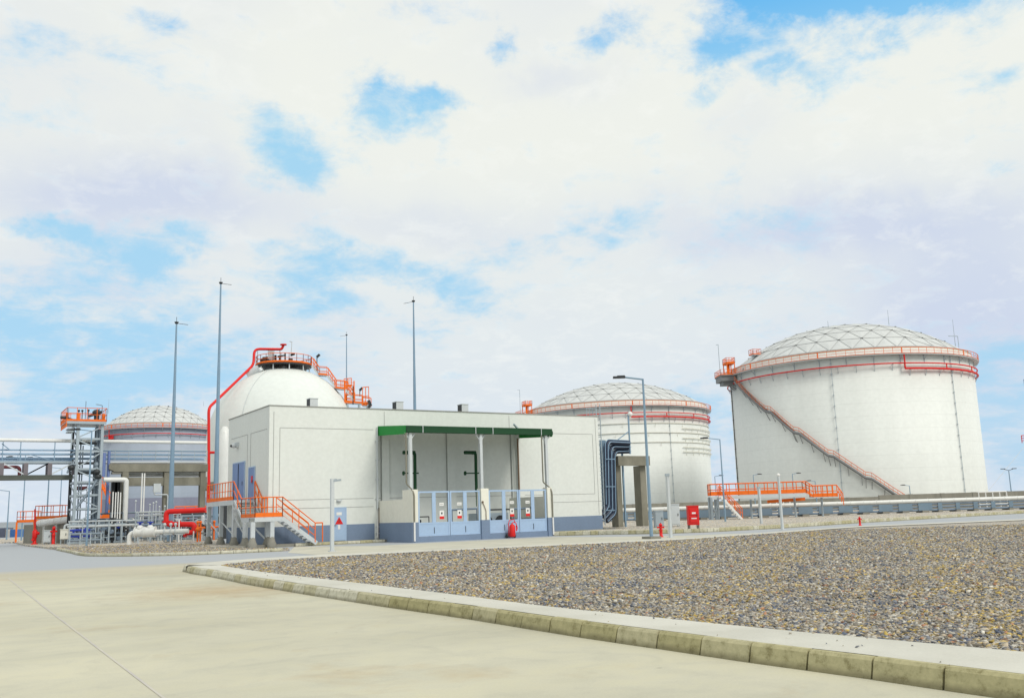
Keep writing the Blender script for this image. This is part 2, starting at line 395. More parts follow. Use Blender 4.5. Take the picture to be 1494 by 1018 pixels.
# ------------------------------------------------------------------ camera, light, sky
cd = bpy.data.cameras.new('camera'); cam = bpy.data.objects.new('camera', cd); col.objects.link(cam)
cd.sensor_width = 36; cd.lens = 36*F/1494; cd.clip_end = 9000; cd.clip_start = .1
fw = V((math.sin(YAW)*math.cos(TILT), math.cos(YAW)*math.cos(TILT), math.sin(TILT)))
r0 = V((math.cos(YAW), -math.sin(YAW), 0)); u0 = r0.cross(fw)
rx = r0*math.cos(ROLL) - u0*math.sin(ROLL); ux = r0*math.sin(ROLL) + u0*math.cos(ROLL)
M = Matrix((rx, ux, -fw)).transposed().to_4x4(); M.translation = (0,0,EYE); cam.matrix_world = M
scene.camera = cam
SUN_EL, SUN_AZ = 43.0, 166.0     # azimuth measured clockwise from +Y
az = math.radians(SUN_AZ); el = math.radians(SUN_EL)
sdir = V((math.sin(az)*math.cos(el), math.cos(az)*math.cos(el), math.sin(el)))
sl = bpy.data.lights.new('sun', 'SUN'); sl.energy = 1.65; sl.angle = math.radians(20); sl.color = (1, .95, .86)
so = bpy.data.objects.new('sun', sl); col.objects.link(so); so.rotation_euler = (-sdir).to_track_quat('-Z', 'Y').to_euler(); so.location = (0,-20,60)
w = bpy.data.worlds.new('World'); scene.world = w; w.use_nodes = True; nt = w.node_tree; L = nt.links.new
bg = nt.nodes['Background']; bg.inputs['Strength'].default_value = .1
sky = nt.nodes.new('ShaderNodeTexSky'); sky.sky_type = 'NISHITA'; sky.sun_disc = False
sky.sun_elevation = el; sky.sun_rotation = az; sky.air_density = 1.0; sky.dust_density = 1.5; sky.ozone_density = 2.0
tc = nt.nodes.new('ShaderNodeTexCoord'); dr = tc.outputs['Generated']
def VM(op, a, b=None):
    n = nt.nodes.new('ShaderNodeVectorMath'); n.operation = op
    for s, v in ((n.inputs[0], a), (n.inputs[1], b)):
        if v is None: continue
        if hasattr(v, 'is_linked'): L(v, s)
        else: s.default_value = v
    return n
def MA(op, a, b=None, c=None, clamp=False):
    n = nt.nodes.new('ShaderNodeMath'); n.operation = op; n.use_clamp = clamp
    for i, v in enumerate((a, b, c)):
        if v is None: continue
        if hasattr(v, 'is_linked'): L(v, n.inputs[i])
        else: n.inputs[i].default_value = v
    return n.outputs[0]
sxyz = nt.nodes.new('ShaderNodeSeparateXYZ'); L(dr, sxyz.inputs[0]); dz = sxyz.outputs[2]
zc = MA('MAXIMUM', dz, .02); inv = MA('DIVIDE', 1.0, MA('ADD', zc, .26))
pl = nt.nodes.new('ShaderNodeVectorMath'); pl.operation = 'SCALE'; L(dr, pl.inputs[0]); L(inv, pl.inputs['Scale'])
def noise(vec, sc, det, rough, dist=0.0, off=(0,0,0), scv=(1,1,1)):
    mp = nt.nodes.new('ShaderNodeMapping'); L(vec, mp.inputs[0]); mp.inputs['Location'].default_value = off; mp.inputs['Scale'].default_value = scv
    n = nt.nodes.new('ShaderNodeTexNoise'); n.inputs['Scale'].default_value = sc; n.inputs['Detail'].default_value = det
    n.inputs['Roughness'].default_value = rough; n.inputs['Distortion'].default_value = dist; L(mp.outputs[0], n.inputs['Vector']); return n.outputs[0]
nA = noise(pl.outputs[0], 3.2, 10, .62, .3)
nB = noise(pl.outputs[0], .8, 6, .55, .2, (3.1, 1.7, 0))
nC = noise(pl.outputs[0], 12.0, 8, .65, .3, (7, 2, 0))
# gaps in the cloud cover, fixed in the sky by direction: (px, py, half width, half height, strength)
holes = [(600,172,62,38,.9),(435,232,60,40,.95),(395,172,35,20,.35),(670,155,50,16,.6),(1190,2,200,38,1.7),(1050,98,80,30,.35),(1455,115,60,36,.8),(900,55,44,28,.5),
         (560,408,150,34,.9),(255,372,80,26,1.0),(80,342,70,22,1.0),(30,470,110,60,.85),(120,540,180,50,.35),(420,560,150,60,.3),(700,440,80,40,.4),(900,345,70,30,.55),(725,362,55,24,.5),(1300,18,60,24,.6),(1040,90,60,14,.2),(1170,118,80,12,.4),
         (230,15,60,24,.4),(30,50,80,60,.15),(740,50,20,26,.5),(150,600,280,60,.5),(1500,600,170,130,.95),(1050,620,50,80,.7),(300,500,120,50,.5),(1100,70,120,34,.4)]
wn_ = nt.nodes.new('ShaderNodeTexNoise'); wn_.inputs['Scale'].default_value = 9; wn_.inputs['Detail'].default_value = 6; wn_.inputs['Roughness'].default_value = .6; L(dr, wn_.inputs['Vector'])
wv_ = nt.nodes.new('ShaderNodeVectorMath'); wv_.operation = 'MULTIPLY_ADD'; L(wn_.outputs['Color'], wv_.inputs[0]); wv_.inputs[1].default_value = (.16,.16,.12); wv_.inputs[2].default_value = (-.08,-.08,-.06)
dr0 = dr; dr2 = VM('ADD', dr, wv_.outputs[0]).outputs[0]
def blobs(holes):
  tot = None
  for (hx, hy, hw, hh, hs_) in holes:
      c0 = ray(hx, hy)[0].normalized(); cx = ray(hx+5, hy)[0].normalized()-c0; cy = ray(hx, hy-5)[0].normalized()-c0
      ex = cx.normalized()*(5/cx.length*0+1); kx = 5/cx.length/hw; ky = 5/cy.length/hh
      a_ = VM('DOT_PRODUCT', dr2, tuple(cx.normalized()*kx)).outputs['Value']; a_ = MA('SUBTRACT', a_, c0.dot(cx.normalized()*kx))
      b_ = VM('DOT_PRODUCT', dr2, tuple(cy.normalized()*ky)).outputs['Value']; b_ = MA('SUBTRACT', b_, c0.dot(cy.normalized()*ky))
      q = MA('ADD', MA('MULTIPLY', a_, a_), MA('MULTIPLY', b_, b_))
      fr = MA('DIVIDE', hs_*1.12, MA('ADD', 1.0, MA('MULTIPLY', q, MA('ADD', .6, MA('MULTIPLY', q, .5)))))
      ah = MA('GREATER_THAN', VM('DOT_PRODUCT', dr, tuple(c0)).outputs['Value'], .3)
      fr = MA('MULTIPLY', fr, ah)
      tot = fr if tot is None else MA('ADD', tot, fr)
  return tot
tot = blobs(holes)
# elsewhere (outside the picture) gaps come from the noise alone
raw = MA('ADD', tot, MA('MULTIPLY', MA('SUBTRACT', nA, .5), 2.7)); raw = MA('ADD', raw, MA('MULTIPLY', MA('SUBTRACT', nB, .5), .5)); raw = MA('ADD', raw, MA('MULTIPLY', MA('SUBTRACT', nC, .5), 2.0))
mr = nt.nodes.new('ShaderNodeMapRange'); mr.interpolation_type = 'SMOOTHSTEP'; mr.inputs['From Min'].default_value = .18; mr.inputs['From Max'].default_value = 1.3; L(raw, mr.inputs['Value'])
hole = mr.outputs[0]
def cmix(f, a, b):
    m = nt.nodes.new('ShaderNodeMix'); m.data_type = 'RGBA'
    for s, v in ((m.inputs[0], f), (m.inputs[6], a), (m.inputs[7], b)):
        if hasattr(v, 'is_linked'): L(v, s)
        elif isinstance(v, float): s.default_value = v
        else: s.default_value = (*v, 1)
    return m.outputs[2]
K = 10.0
# cloud body: warm white above, lavender-grey undersides lower down
hgt = nt.nodes.new('ShaderNodeMapRange'); hgt.inputs['From Min'].default_value = .02; hgt.inputs['From Max'].default_value = .36; L(dz, hgt.inputs['Value'])
hi = (.80*K, .82*K, .77*K); lo = (.63*K, .71*K, .80*K)
cbase = cmix(hgt.outputs[0], lo, hi)
shade = nt.nodes.new('ShaderNodeMapRange'); shade.interpolation_type = 'SMOOTHSTEP'; shade.inputs['From Min'].default_value = .47; shade.inputs['From Max'].default_value = .68
L(noise(pl.outputs[0], 1.15, 7, .55, .3, (1.3, 8.2, 0)), shade.inputs['Value'])
dim = blobs([(235,300,170,60,.8),(1230,325,260,45,.8),(1420,430,170,80,.8),(1330,560,160,60,.5),(640,330,160,30,.3),(120,420,90,30,.4),(810,110,60,30,.4),(1110,180,60,40,.2)])
cb2 = cmix(MA('MULTIPLY', MA('ADD', MA('MULTIPLY', shade.outputs[0], .3), dim, None, True), .8), cbase, (.54*K, .61*K, .77*K))
puff = nt.nodes.new('ShaderNodeMapRange'); puff.inputs['From Min'].default_value = .5; puff.inputs['From Max'].default_value = .8; L(nC, puff.inputs['Value'])
cb3 = cmix(MA('MULTIPLY', puff.outputs[0], .5), cb2, (.90*K, .91*K, .87*K))
# clear sky behind the clouds: physical sky lifted by thin veil
vr = nt.nodes.new('ShaderNodeValToRGB'); L(dz, vr.inputs[0]); cr_ = vr.color_ramp
while len(cr_.elements) < 4: cr_.elements.new(.5)
for e_, (p_, c_) in zip(cr_.elements, ((.0, (.50,.68,.86)), (.15, (.40,.66,.86)), (.40, (.38,.68,.88)), (.50, (.11,.47,.88)))): e_.position = p_; e_.color = (*c_, 1)
vs_ = nt.nodes.new('ShaderNodeVectorMath'); vs_.operation = 'SCALE'; vs_.inputs['Scale'].default_value = K; L(vr.outputs[0], vs_.inputs[0]); veil = vs_.outputs[0]
clear = cmix(.88, sky.outputs[0], veil)
L(cmix(hole, cb3, clear), bg.inputs['Color'])
scene.view_settings.view_transform = 'Standard'; scene.view_settings.look = 'None'; scene.view_settings.gamma = 1; scene.view_settings.exposure = .12
scene.render.engine = 'CYCLES'

# ------------------------------------------------------------------ ground
def sheet(name, pts, z, mat, th=None):
    mb = MB()
    if th: mb.poly([(p[0], p[1]) for p in pts], z-th, z)
    else: mb.add([(p[0], p[1], z) for p in pts], [tuple(range(len(pts)))])
    return tag(mb.build(name, mat), kind='structure')
mb = MB(); mb.add([(-5000,-1500,-.06),(6000,-1500,-.06),(6000,7000,-.06),(-5000,7000,-.06)], [(0,1,2,3)])
tag(mb.build('ground', TAN), kind='structure')
sheet('road', [(-160,-60),(260,-60),(260,330),(-160,330)], 0.0, GROUND)

def smooth(pts, k=3):
    pts = [V(p) for p in pts]
    out = []
    for i in range(len(pts)-1):
        p0 = pts[max(i-1,0)]; p1 = pts[i]; p2 = pts[i+1]; p3 = pts[min(i+2,len(pts)-1)]
        for j in range(k):
            t = j/k
            out.append(.5*((2*p1)+(-p0+p2)*t+(2*p0-5*p1+4*p2-p3)*t*t+(-p0+3*p1-3*p2+p3)*t**3))
    out.append(pts[-1]); return out
KH = .2
near = [(266,833),(281,837),(301,840),(334.7,847),(368,853.8),(408,860.5),(448.5,867.5),(500,875.5),(584,888.6),(664.5,900),(769,917),(857.7,931.4),(965.6,947),(1098.7,967),(1272.4,991),(1379,1007)]
nearw = [G(a, b) for a, b in near]
dlast = (nearw[-1]-nearw[-4]).normalized(); nearw += [nearw[-1]+dlast*4, nearw[-1]+dlast*14]
nearw = smooth(nearw, 3)
far = [G(a, b, KH) for a, b in [(271,825.2),(292,821),(320,818),(379,813.5),(484,807.8),(640,800.8),(1000,784.3),(1250,766.8),(1494,756.5)]]
far = [V((p.x, p.y, 0)) for p in far]; far.append(far[-1]+(far[-1]-far[-2]).normalized()*60)
# inner boundary of the gravel
ninn = [G(a, b, KH) for a, b in [(322,824),(335,826.3),(360,830),(401.6,835.8),(500,846.6),(654,865),(807,884.4),(980,901.5),(1117.6,915.5),(1494,949)]]
ninn = [V((p.x, p.y, 0)) for p in ninn]; dl = (ninn[-1]-ninn[-2]).normalized(); ninn += [ninn[-1]+dl*6, ninn[-1]+dl*14]
finn = [G(a, b, KH) for a, b in [(330,822),(368,818.3),(425,814.5),(493,810.4),(640,803),(1000,786.3),(1250,768.5),(1494,758.2)]]
finn = [V((p.x, p.y, 0)) for p in finn]; finn.append(finn[-1]+(finn[-1]-finn[-2]).normalized()*58)
# kerb stones along the near edge, chamfered
def arc(pts, step):
    out = [pts[0]]; acc = 0
    for a, b in zip(pts, pts[1:]):
        L_ = (b-a).length; t = 0
        while acc+(L_-t) >= step:
            t += step-acc; out.append(a.lerp(b, t/L_)); acc = 0
        acc += L_-t
    return out
def kerb_blocks(name, pts, step, h, wdt, mat, side, gap=.022, z0=0.0, ch=.03, batter=.04, tn=None):
    st = arc(pts, step); rnd = random.Random(5); vs = []; fs = []; tone = []
    for a, b in zip(st, st[1:]):
        d = (b-a).normalized(); n = V((-d.y, d.x, 0))*side
        a2 = a+d*gap/2+n*rnd.uniform(-.006,.006); b2 = b-d*gap/2+n*rnd.uniform(-.006,.006); o = len(vs); hh = h+rnd.uniform(-.006,.004)
        for p in (a2, b2):
            for (q, z) in ((0, z0-.05), (0, z0+hh*.05), (batter, z0+hh-ch), (batter+ch, z0+hh), (wdt, z0+hh), (wdt, z0-.05)):
                vs.append(p+n*q+V((0,0,z)))
        fs += [(o+i, o+(i+1)%6, o+6+(i+1)%6, o+6+i) for i in range(6)]+[tuple(o+i for i in range(6)), tuple(o+6+i for i in reversed(range(6)))]
        px = proj(a)[0]; base_t = tn if tn is not None else (.3 if px > 560 else .8)
        tone += [min(1, max(0, base_t+rnd.uniform(-.28,.3)))]*12
    mb = MB(); mb.add(vs, fs); me = bpy.data.meshes.new(name); me.from_pydata([tuple(v) for v in vs], [], fs); me.materials.append(mat)
    at = me.attributes.new('tone', 'FLOAT', 'POINT'); at.data.foreach_set('value', tone); me.update()
    o = bpy.data.objects.new(name, me); col.objects.link(o); tag(o, kind='structure')
    m = MB(); A = st; nn = []
    for i, p in enumerate(A):
        t = (A[min(i+1,len(A)-1)]-A[max(i-1,0)]).normalized(); nn.append(V((-t.y, t.x, 0))*side)
    for (p, q, n1, n2) in zip(A, A[1:], nn, nn[1:]):
        prof = [(.022, z0-.04), (.022+batter, z0+h-ch-.012), (.03+batter+ch, z0+h-.016), (wdt-.01, z0+h-.016)]
        for (o1, z1), (o2, z2) in zip(prof, prof[1:]): m.add([p+n1*o1+V((0,0,z1)), q+n2*o1+V((0,0,z1)), q+n2*o2+V((0,0,z2)), p+n1*o2+V((0,0,z2))], [(0,1,2,3)])
    tag(m.build('kerb_mortar', MORTAR), kind='structure')
    return o
kerb_blocks('kerb', nearw, .70, KH-.008, .15, KERB, 1)
def offset(pts, d):
    out = []
    for i, p in enumerate(pts):
        t = (pts[min(i+1,len(pts)-1)]-pts[max(i-1,0)]).normalized(); out.append(p+V((-t.y, t.x, 0))*d)
    return out
# pavement band round the gravel island: outer ring minus inner hole, two strips
def strip(mb, A, B, z):
    n = 60
    def rs(pts):
        ls = [0]
        for a, b in zip(pts, pts[1:]): ls.append(ls[-1]+(b-a).length)
        out = []
        for i in range(n+1):
            t = ls[-1]*(i/n)**2
            for j in range(len(pts)-1):
                if t <= ls[j+1]+1e-9: out.append(pts[j].lerp(pts[j+1], (t-ls[j])/max(1e-9, ls[j+1]-ls[j]))); break
            else: out.append(pts[-1])
        return out
    A, B = rs(A), rs(B)
    vs = [V((p.x,p.y,z)) for p in A]+[V((p.x,p.y,z)) for p in B]
    mb.add(vs, [(i, i+1, n+2+i, n+1+i) for i in range(n)])
mb = MB(); ko = offset(nearw, .13)
strip(mb, ko, ninn, KH-.006)
strip(mb, [ko[0]]+far, [ninn[0]]+finn, KH-.006)
# outer wall of the far kerb
fa = [ko[0]]+far
for a, b in zip(fa, fa[1:]): mb.add([(a.x,a.y,-.05),(b.x,b.y,-.05),(b.x,b.y,KH-.006),(a.x,a.y,KH-.006)], [(0,1,2,3)])
tag(mb.build('sidewalk', WALK), kind='structure')
# gravel bed surface, slightly lower than the pavement
bed = [V(p) for p in ninn]+[V(p) for p in reversed(finn)]
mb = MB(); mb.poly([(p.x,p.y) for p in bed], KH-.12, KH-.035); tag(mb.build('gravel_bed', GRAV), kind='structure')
# individual stones scattered over the nearer part (one uncountable mass)
def stones(name, polygon, zc, dmax, seed, near_d=450):
    rs = np.random.RandomState(seed); pg = np.array([(p.x, p.y) for p in polygon])
    c, s = math.cos(YAW), math.sin(YAW); out = []
    def inside(x, y):
        r = np.zeros(len(x), bool); j = len(pg)-1
        for i in range(len(pg)):
            xi, yi = pg[i]; xj, yj = pg[j]
            m = ((yi > y) != (yj > y)) & (x < (xj-xi)*(y-yi)/(yj-yi+1e-12)+xi); r ^= m; j = i
        return r
    for d0, d1, dens, sz in dmax:
        area = (d1-d0)*(d1*1.3); n = int(area*dens)
        dep = np.sqrt(rs.uniform(d0*d0, d1*d1, n)); lat = rs.uniform(-.65, .65, n)*d1
        x = lat*c+dep*s; y = -lat*s+dep*c
        m = inside(x, y) & (np.abs(lat) < dep*.60+.5); x, y = x[m], y[m]
        out.append(np.stack([x, y, np.full(len(x), sz)], 1))
    P_ = np.concatenate(out); n = len(P_)
    ico = np.array([(0,0,1),(.894,0,.447),(.276,.851,.447),(-.724,.526,.447),(-.724,-.526,.447),(.276,-.851,.447),(.724,.526,-.447),(-.276,.851,-.447),(-.894,0,-.447),(-.276,-.851,-.447),(.724,-.526,-.447),(0,0,-1)])
    fc = np.array([(0,1,2),(0,2,3),(0,3,4),(0,4,5),(0,5,1),(1,6,2),(2,7,3),(3,8,4),(4,9,5),(5,10,1),(2,6,7),(3,7,8),(4,8,9),(5,9,10),(1,10,6),(6,11,7),(7,11,8),(8,11,9),(9,11,10),(10,11,6)])
    vs = ico[None]*(1+rs.uniform(-.36,.30,(n,12,1)))
    size = P_[:,2]*np.clip(np.exp(rs.normal(0,.3,n)), .5, 1.6)
    vs = vs*size[:,None,None]*np.stack([rs.uniform(.9,1.7,n), rs.uniform(.6,1.1,n), rs.uniform(.25,.6,n)], 1)[:,None,:]
    a = rs.uniform(0,6.283,n); t = rs.normal(0,.35,n)
    ct, st_ = np.cos(t)[:,None], np.sin(t)[:,None]
    x = vs[:,:,0]*ct+vs[:,:,2]*st_; z = -vs[:,:,0]*st_+vs[:,:,2]*ct; y = vs[:,:,1]
    ca, sa = np.cos(a)[:,None], np.sin(a)[:,None]
    X = x*ca-y*sa+P_[:,0:1]; Y = x*sa+y*ca+P_[:,1:2]; Z = z+zc+(size*rs.uniform(-.1,.5,n))[:,None]
    co = np.stack([X,Y,Z], 2).reshape(-1,3).astype(np.float32)
    faces = (fc[None]+(np.arange(n)*12)[:,None,None]).reshape(-1).astype(np.int32)
    me = bpy.data.meshes.new(name); nf = n*20
    me.vertices.add(n*12); me.vertices.foreach_set('co', co.ravel())
    me.loops.add(nf*3); me.loops.foreach_set('vertex_index', faces)
    me.polygons.add(nf); me.polygons.foreach_set('loop_start', np.arange(0, nf*3, 3, dtype=np.int32)); me.polygons.foreach_set('loop_total', np.full(nf, 3, np.int32))
    me.update(calc_edges=True)
    # drifts of ochre and blue stones
    tone = rs.uniform(0,1,n)
    px_, py_ = P_[:,0], P_[:,1]; f = lambda a, b, c: np.sin(px_*a+b)*np.cos(py_*a*1.3+c)
    pat = f(.9,1,2)+.7*f(2.3,4,1)+.5*f(5.1,2,5)
    oc = (pat > .75) & (rs.uniform(0,1,n) < .35); tone[oc] = rs.uniform(.69,.80,oc.sum())
    bl = (pat < -.75) & (rs.uniform(0,1,n) < .28); tone[bl] = rs.uniform(0,.19,bl.sum())
    for nm, val in (('tone', tone), ('lite', rs.uniform(.5,1.3,n))):
        at = me.attributes.new(nm, 'FLOAT', 'POINT'); at.data.foreach_set('value', np.repeat(val, 12).astype(np.float32))
    me.materials.append(STONE)
    o = bpy.data.objects.new(name, me); col.objects.link(o); o['kind'] = 'stuff'; return o
stones('gravel', [V(p) for p in ko[6:]]+[V(p) for p in reversed(ninn)], KH, [(6,14,2.5,.011),(14,26,1.2,.014)], 8)
stones('gravel', bed, KH-.03, [(6.5,14,900,.021),(14,22,620,.024),(22,33,360,.028),(33,48,170,.034)], 3)
# joint lines cut in the concrete
def joint(pa, pb, wd=.05, z=.004):
    a, b = G(*pa), G(*pb); d = (b-a).normalized(); n = V((-d.y, d.x, 0))*wd/2
    a = a-d*0; b = b+d*0
    return [a+n, b+n, b-n, a-n]
mb = MB()
for pa, pb, wd in (((67,887),(239,1018),.03),((67,887),(12,843),.04)):
    if pa == (67,887) and pb == (239,1018):
        a, b = G(67,887), G(239,1018); b = b+(b-a)*1.5; d = (b-a).normalized(); n = V((-d.y,d.x,0))*wd/2; q = [a+n,b+n,b-n,a-n]
    else: q = joint(pa, pb, wd)
    mb.add([(p.x,p.y,.004) for p in q], [(0,1,2,3)])
tag(mb.build('road_joint', JLINE), kind='structure')

# apron in front of the building
BZ = .16
ap = [G(a, b) for a, b in [(420,806),(484,811),(640,806),(900,793),(1120,781),(1135,776),(1000,781),(880,783),(806,783),(600,793),(545,796),(430,797)]]
sheet('apron', ap, .004, APRON)

# ------------------------------------------------------------------ building
BH = 8.3
C1 = G(393,590,BH); C2 = G(872.7,607,BH); Yf = (C1.y+C2.y)/2; Xa = C1.x+.05; Xb = 41.55; Yr = 63.3
Xl, Xr = 24.14, 34.61                       # recess
dep = 0.0
while dep < .5: dep += .1
Yk = Yf+dep
Yy = Yf-4.8                                 # yard wall line
# paved step round the building
mb = MB(); mb.box(Xa-3.4, Xl-.02, Yf-1.2, Yf-.002, -.05, BZ); mb.box(Xr+.6, Xb+1.2, Yf-1.6, Yf-.002, -.05, BZ)
tag(mb.build('pavement', CONCG), kind='structure')
SB = []
def kerbline(name, a, b, h, step=.8, side=1, mat=None, wdt=.14):
    return kerb_blocks(name, [V(a), V(b)], step, h, wdt, KERB, side, ch=.015, batter=.01, tn=.75)
kerbline('kerb', (Xa+1.2, Yf-1.36, 0), (Xl, Yf-1.36, 0), BZ+.01)
kerbline('kerb', (Xr+.62, Yf-1.76, 0), (Xb+1.2, Yf-1.76, 0), BZ+.01, .6)
bld = thing('process_building', (Xa, Yf, 0), 'long white rendered building with blue grey plinth and green canopy', 'building')
mb = MB(); T = BH-.06
mb.box(Xa, Xb, Yk, Yr, 0, T); mb.box(Xa, Xl, Yf, Yk-.001, 0, T); mb.box(Xr, Xb, Yf, Yk-.001, 0, T)
mb.box(Xl+.001, Xr-.001, Yf, Yk-.001, 7.0, T)
mb.build('wall', WHITE, bld)
mb = MB(); b0, b1 = .1, 1.13
mb.box(Xa-.02, Xl-.3, Yf-.02, Yf-.001, b0, b1); mb.box(Xr+.75, Xb+.02, Yf-.02, Yf-.001, b0, b1); mb.box(Xa-.02, Xa-.001, Yf, Yr, b0, b1); mb.box(Xb+.001, Xb+.02, Yf, Yr, b0, b1)
mb.build_each('plinth', BAND, bld)
mb = MB(); mb.box(Xa-.04, Xb+.04, Yf-.04, Yr+.04, T+.001, BH); mb.build('roof', ROOFC, bld)
mb = MB(); e = .012; g = .024
def hl(x0, x1, z, y=Yf): mb.box(x0, x1, y-e, y-.001, z-g/2, z+g/2)
def vl(x, z0, z1, y=Yf): mb.box(x-g/2, x+g/2, y-e-.002, y-.001, z0, z1)
hl(17.78,Xl-.35,6.95); hl(17.78,Xl-.35,2.68); hl(Xa+.6,Xl-.35,2.17); vl(17.78,2.69,6.93); vl(17.4,.2,7.9); vl(24.55,6.99,8.1)
hl(35.0,41.0,6.95); hl(35.0,41.0,2.68); hl(35.0,41.5,2.14); vl(41.0,2.7,6.93); vl(41.3,1.2,8.1); vl(33.9,6.99,8.1)
def hs_(y0, y1, z): mb.box(Xa-e, Xa-.001, y0, y1, z-g/2, z+g/2)
def vs_(y, z0, z1): mb.box(Xa-e-.002, Xa-.001, y-g/2, y+g/2, z0, z1)
hs_(58.9, 62.6, 6.9); hs_(54.9, 58.2, 6.9); vs_(58.9, 2.9, 6.88); vs_(58.2, 2.9, 6.88)
# joints of the recessed wall
for px in (567,651,664): 
    x = onY(px, 660, Yk).x; mb.box(x-g/2, x+g/2, Yk-e-.002, Yk-.001, .2, 6.9)
mb.box(Xl+.1, Xr-.1, Yk-e, Yk-.001, 2.67, 2.70)
mb.build('panel_joint', JOINT, bld)
# pilasters on the recessed wall
for pa, pb in ((556,566.5),(651.5,663.5),(745,753.5)):
    xa, xb_ = onY(pa,660,Yk).x, onY(pb,660,Yk).x
    mb = MB(); mb.box(xa, xb_, Yk-.14, Yk-.016, .2, 6.9); pl_ = mb.build('pilaster', WHITE, bld)
    mb = MB(); mb.box(xa-.035, xa-.001, Yk-.05, Yk-.02, .2, 6.9); mb.box(xb_+.001, xb_+.035, Yk-.05, Yk-.02, .2, 6.9); mb.build_each('joint', JOINT, pl_)
# small front door with signs
def sign(parent, x, z, y, kind):
    mb = MB()
    if kind == 'tri':
        mb.box(x-.17, x+.17, y-.012, y-.001, z+.42, z+.60); s = mb.build('sign', PLATE, parent); tag(s, 'white rectangular plate')
        mb = MB(); mb.add([(x-.26,y-.014,z-.12),(x+.26,y-.014,z-.12),(x,y-.014,z+.33),(x-.26,y-.002,z-.12),(x+.26,y-.002,z-.12),(x,y-.002,z+.33)], [(0,1,2),(5,4,3),(0,3,4,1),(1,4,5,2),(2,5,3,0)])
        tag(mb.build('sign', RED, parent), 'red warning triangle')
        mb = MB(); mb.box(x-.07, x+.07, y-.012, y-.001, z-.42, z-.15); s = mb.build('sign', PLATE, parent)
        mb = MB(); mb.box(x-.02, x+.02, y-.02, y-.015, z-.02, z+.2); mb.build('mark', DARKM, parent)
    else:
        mb = MB(); mb.box(x-.15, x+.15, y-.02, y-.004, z+.62, z+.79); s = mb.build('sign', PLATE, parent)
        m2 = MB(); m2.box(x-.11, x+.11, y-.026, y-.021, z+.69, z+.72); m2.build('mark', JOINT, s)
        mb = MB(); mb.box(x-.14, x+.14, y-.02, y-.004, z-.02, z+.34); s = mb.build('sign', PLATE, parent)
        m2 = MB(); m2.box(x-.045, x+.045, y-.028, y-.021, z+.12, z+.24); m2.build('mark', DARKM, s)
        m2 = MB(); m2.box(x-.15, x+.15, y-.026, y-.021, z-.16, z+.0); m2.build('mark', RED, s)
xd0, xd1 = 21.08, 21.92
mb = MB(); mb.box(xd0, xd1, Yf-.05, Yf-.021, BZ+.03, 2.12); dr_ = tag(mb.build('door', BLUE, bld), 'light blue front door with a red warning triangle')
mb = MB(); mb.tube((xd0+.1, Yf-.1, 1.1), (xd0+.1, Yf-.05, 1.1), .015); mb.bar((xd0+.1,Yf-.1,1.1),(xd0+.24,Yf-.1,1.1),.025); mb.build('handle', DARKM, dr_)
sign(dr_, 21.5, 1.28, Yf-.05, 'tri')
mb = MB()
for a in ((xd0-.06, xd0-.001), (xd1+.001, xd1+.06)): mb.box(a[0], a[1], Yf-.06, Yf-.021, BZ, 2.18)
mb.box(xd0, xd1, Yf-.06, Yf-.021, 2.121, 2.18); mb.build('frame', BLUE, dr_)
mb = MB(); mb.box(21.35, 21.65, Yf-.16, Yf-.001, 2.55, 2.63); mb.sphere((21.5, Yf-.12, 2.55), .09, 10, .6); mb.build('wall_lamp', GALVL, bld)
# doors on the left side, reached from the platform
FLZ = 2.80
for k, (ya, yb, zt, lab) in enumerate(((59.35, 61.9, 5.2, 'tall blue double door'), (57.2, 58.35, 4.75, 'narrow blue side door'))):
    mb = MB(); mb.box(Xa-.05, Xa-.003, ya, yb, FLZ+.02, zt); d_ = tag(mb.build('door', DBLUE, bld), lab)
    mb = MB(); mb.box(Xa-.09, Xa-.051, (ya+yb)/2-.01, (ya+yb)/2+.01, FLZ+.05, zt-.05) if k == 0 else mb.box(Xa-.07, Xa-.051, ya+.3, ya+.6, 3.85, 4.25)
    mb.build('mark' if k else 'seam', DARKM if k == 0 else RED, d_)
    mb = MB(); mb.tube((Xa-.13, ya+.15, 3.75), (Xa-.13, ya+.15, 4.0), .02); mb.build('handle', DARKM, d_)
    mb = MB(); mb.box(Xa-.07, Xa-.003, ya-.07, ya-.002, FLZ, zt+.07); mb.box(Xa-.07, Xa-.003, yb+.002, yb+.07, FLZ, zt+.07); mb.box(Xa-.07, Xa-.003, ya, yb, zt+.002, zt+.07); mb.build('frame', BLUE, d_)
mb = MB(); q = onX(347,650,Xa); mb.box(Xa-.15, Xa-.001, q.y-.25, q.y+.25, q.z-.12, q.z+.2); mb.sphere((Xa-.25, q.y, q.z), .2, 10, .8); mb.build('wall_lamp', GALVL, bld)
mb = MB(); mb.sphere((Xa-.43, q.y-.02, q.z-.02), .09, 8); mb.build('lamp_lens', DARKM, bld)
# roof vent boxes
for px in (455, 580, 675):
    p = onY(px, 592+(px-455)*.03, Yf+.7); x = p.x
    mb = MB(); mb.box(x-.22, x+.28, Yf+.4, Yf+1.0, BH, BH+.52); mb.box(x-.25, x+.31, Yf+.37, Yf+1.03, BH+.521, BH+.56); v_ = mb.build('vent_box', GALVL, bld)
    mb = MB()
    for i in range(5): mb.box(x-.245, x-.221, Yf+.44, Yf+.96, BH+.04+i*.095, BH+.125+i*.095)
    mb.build('louvre', DARKM, v_)
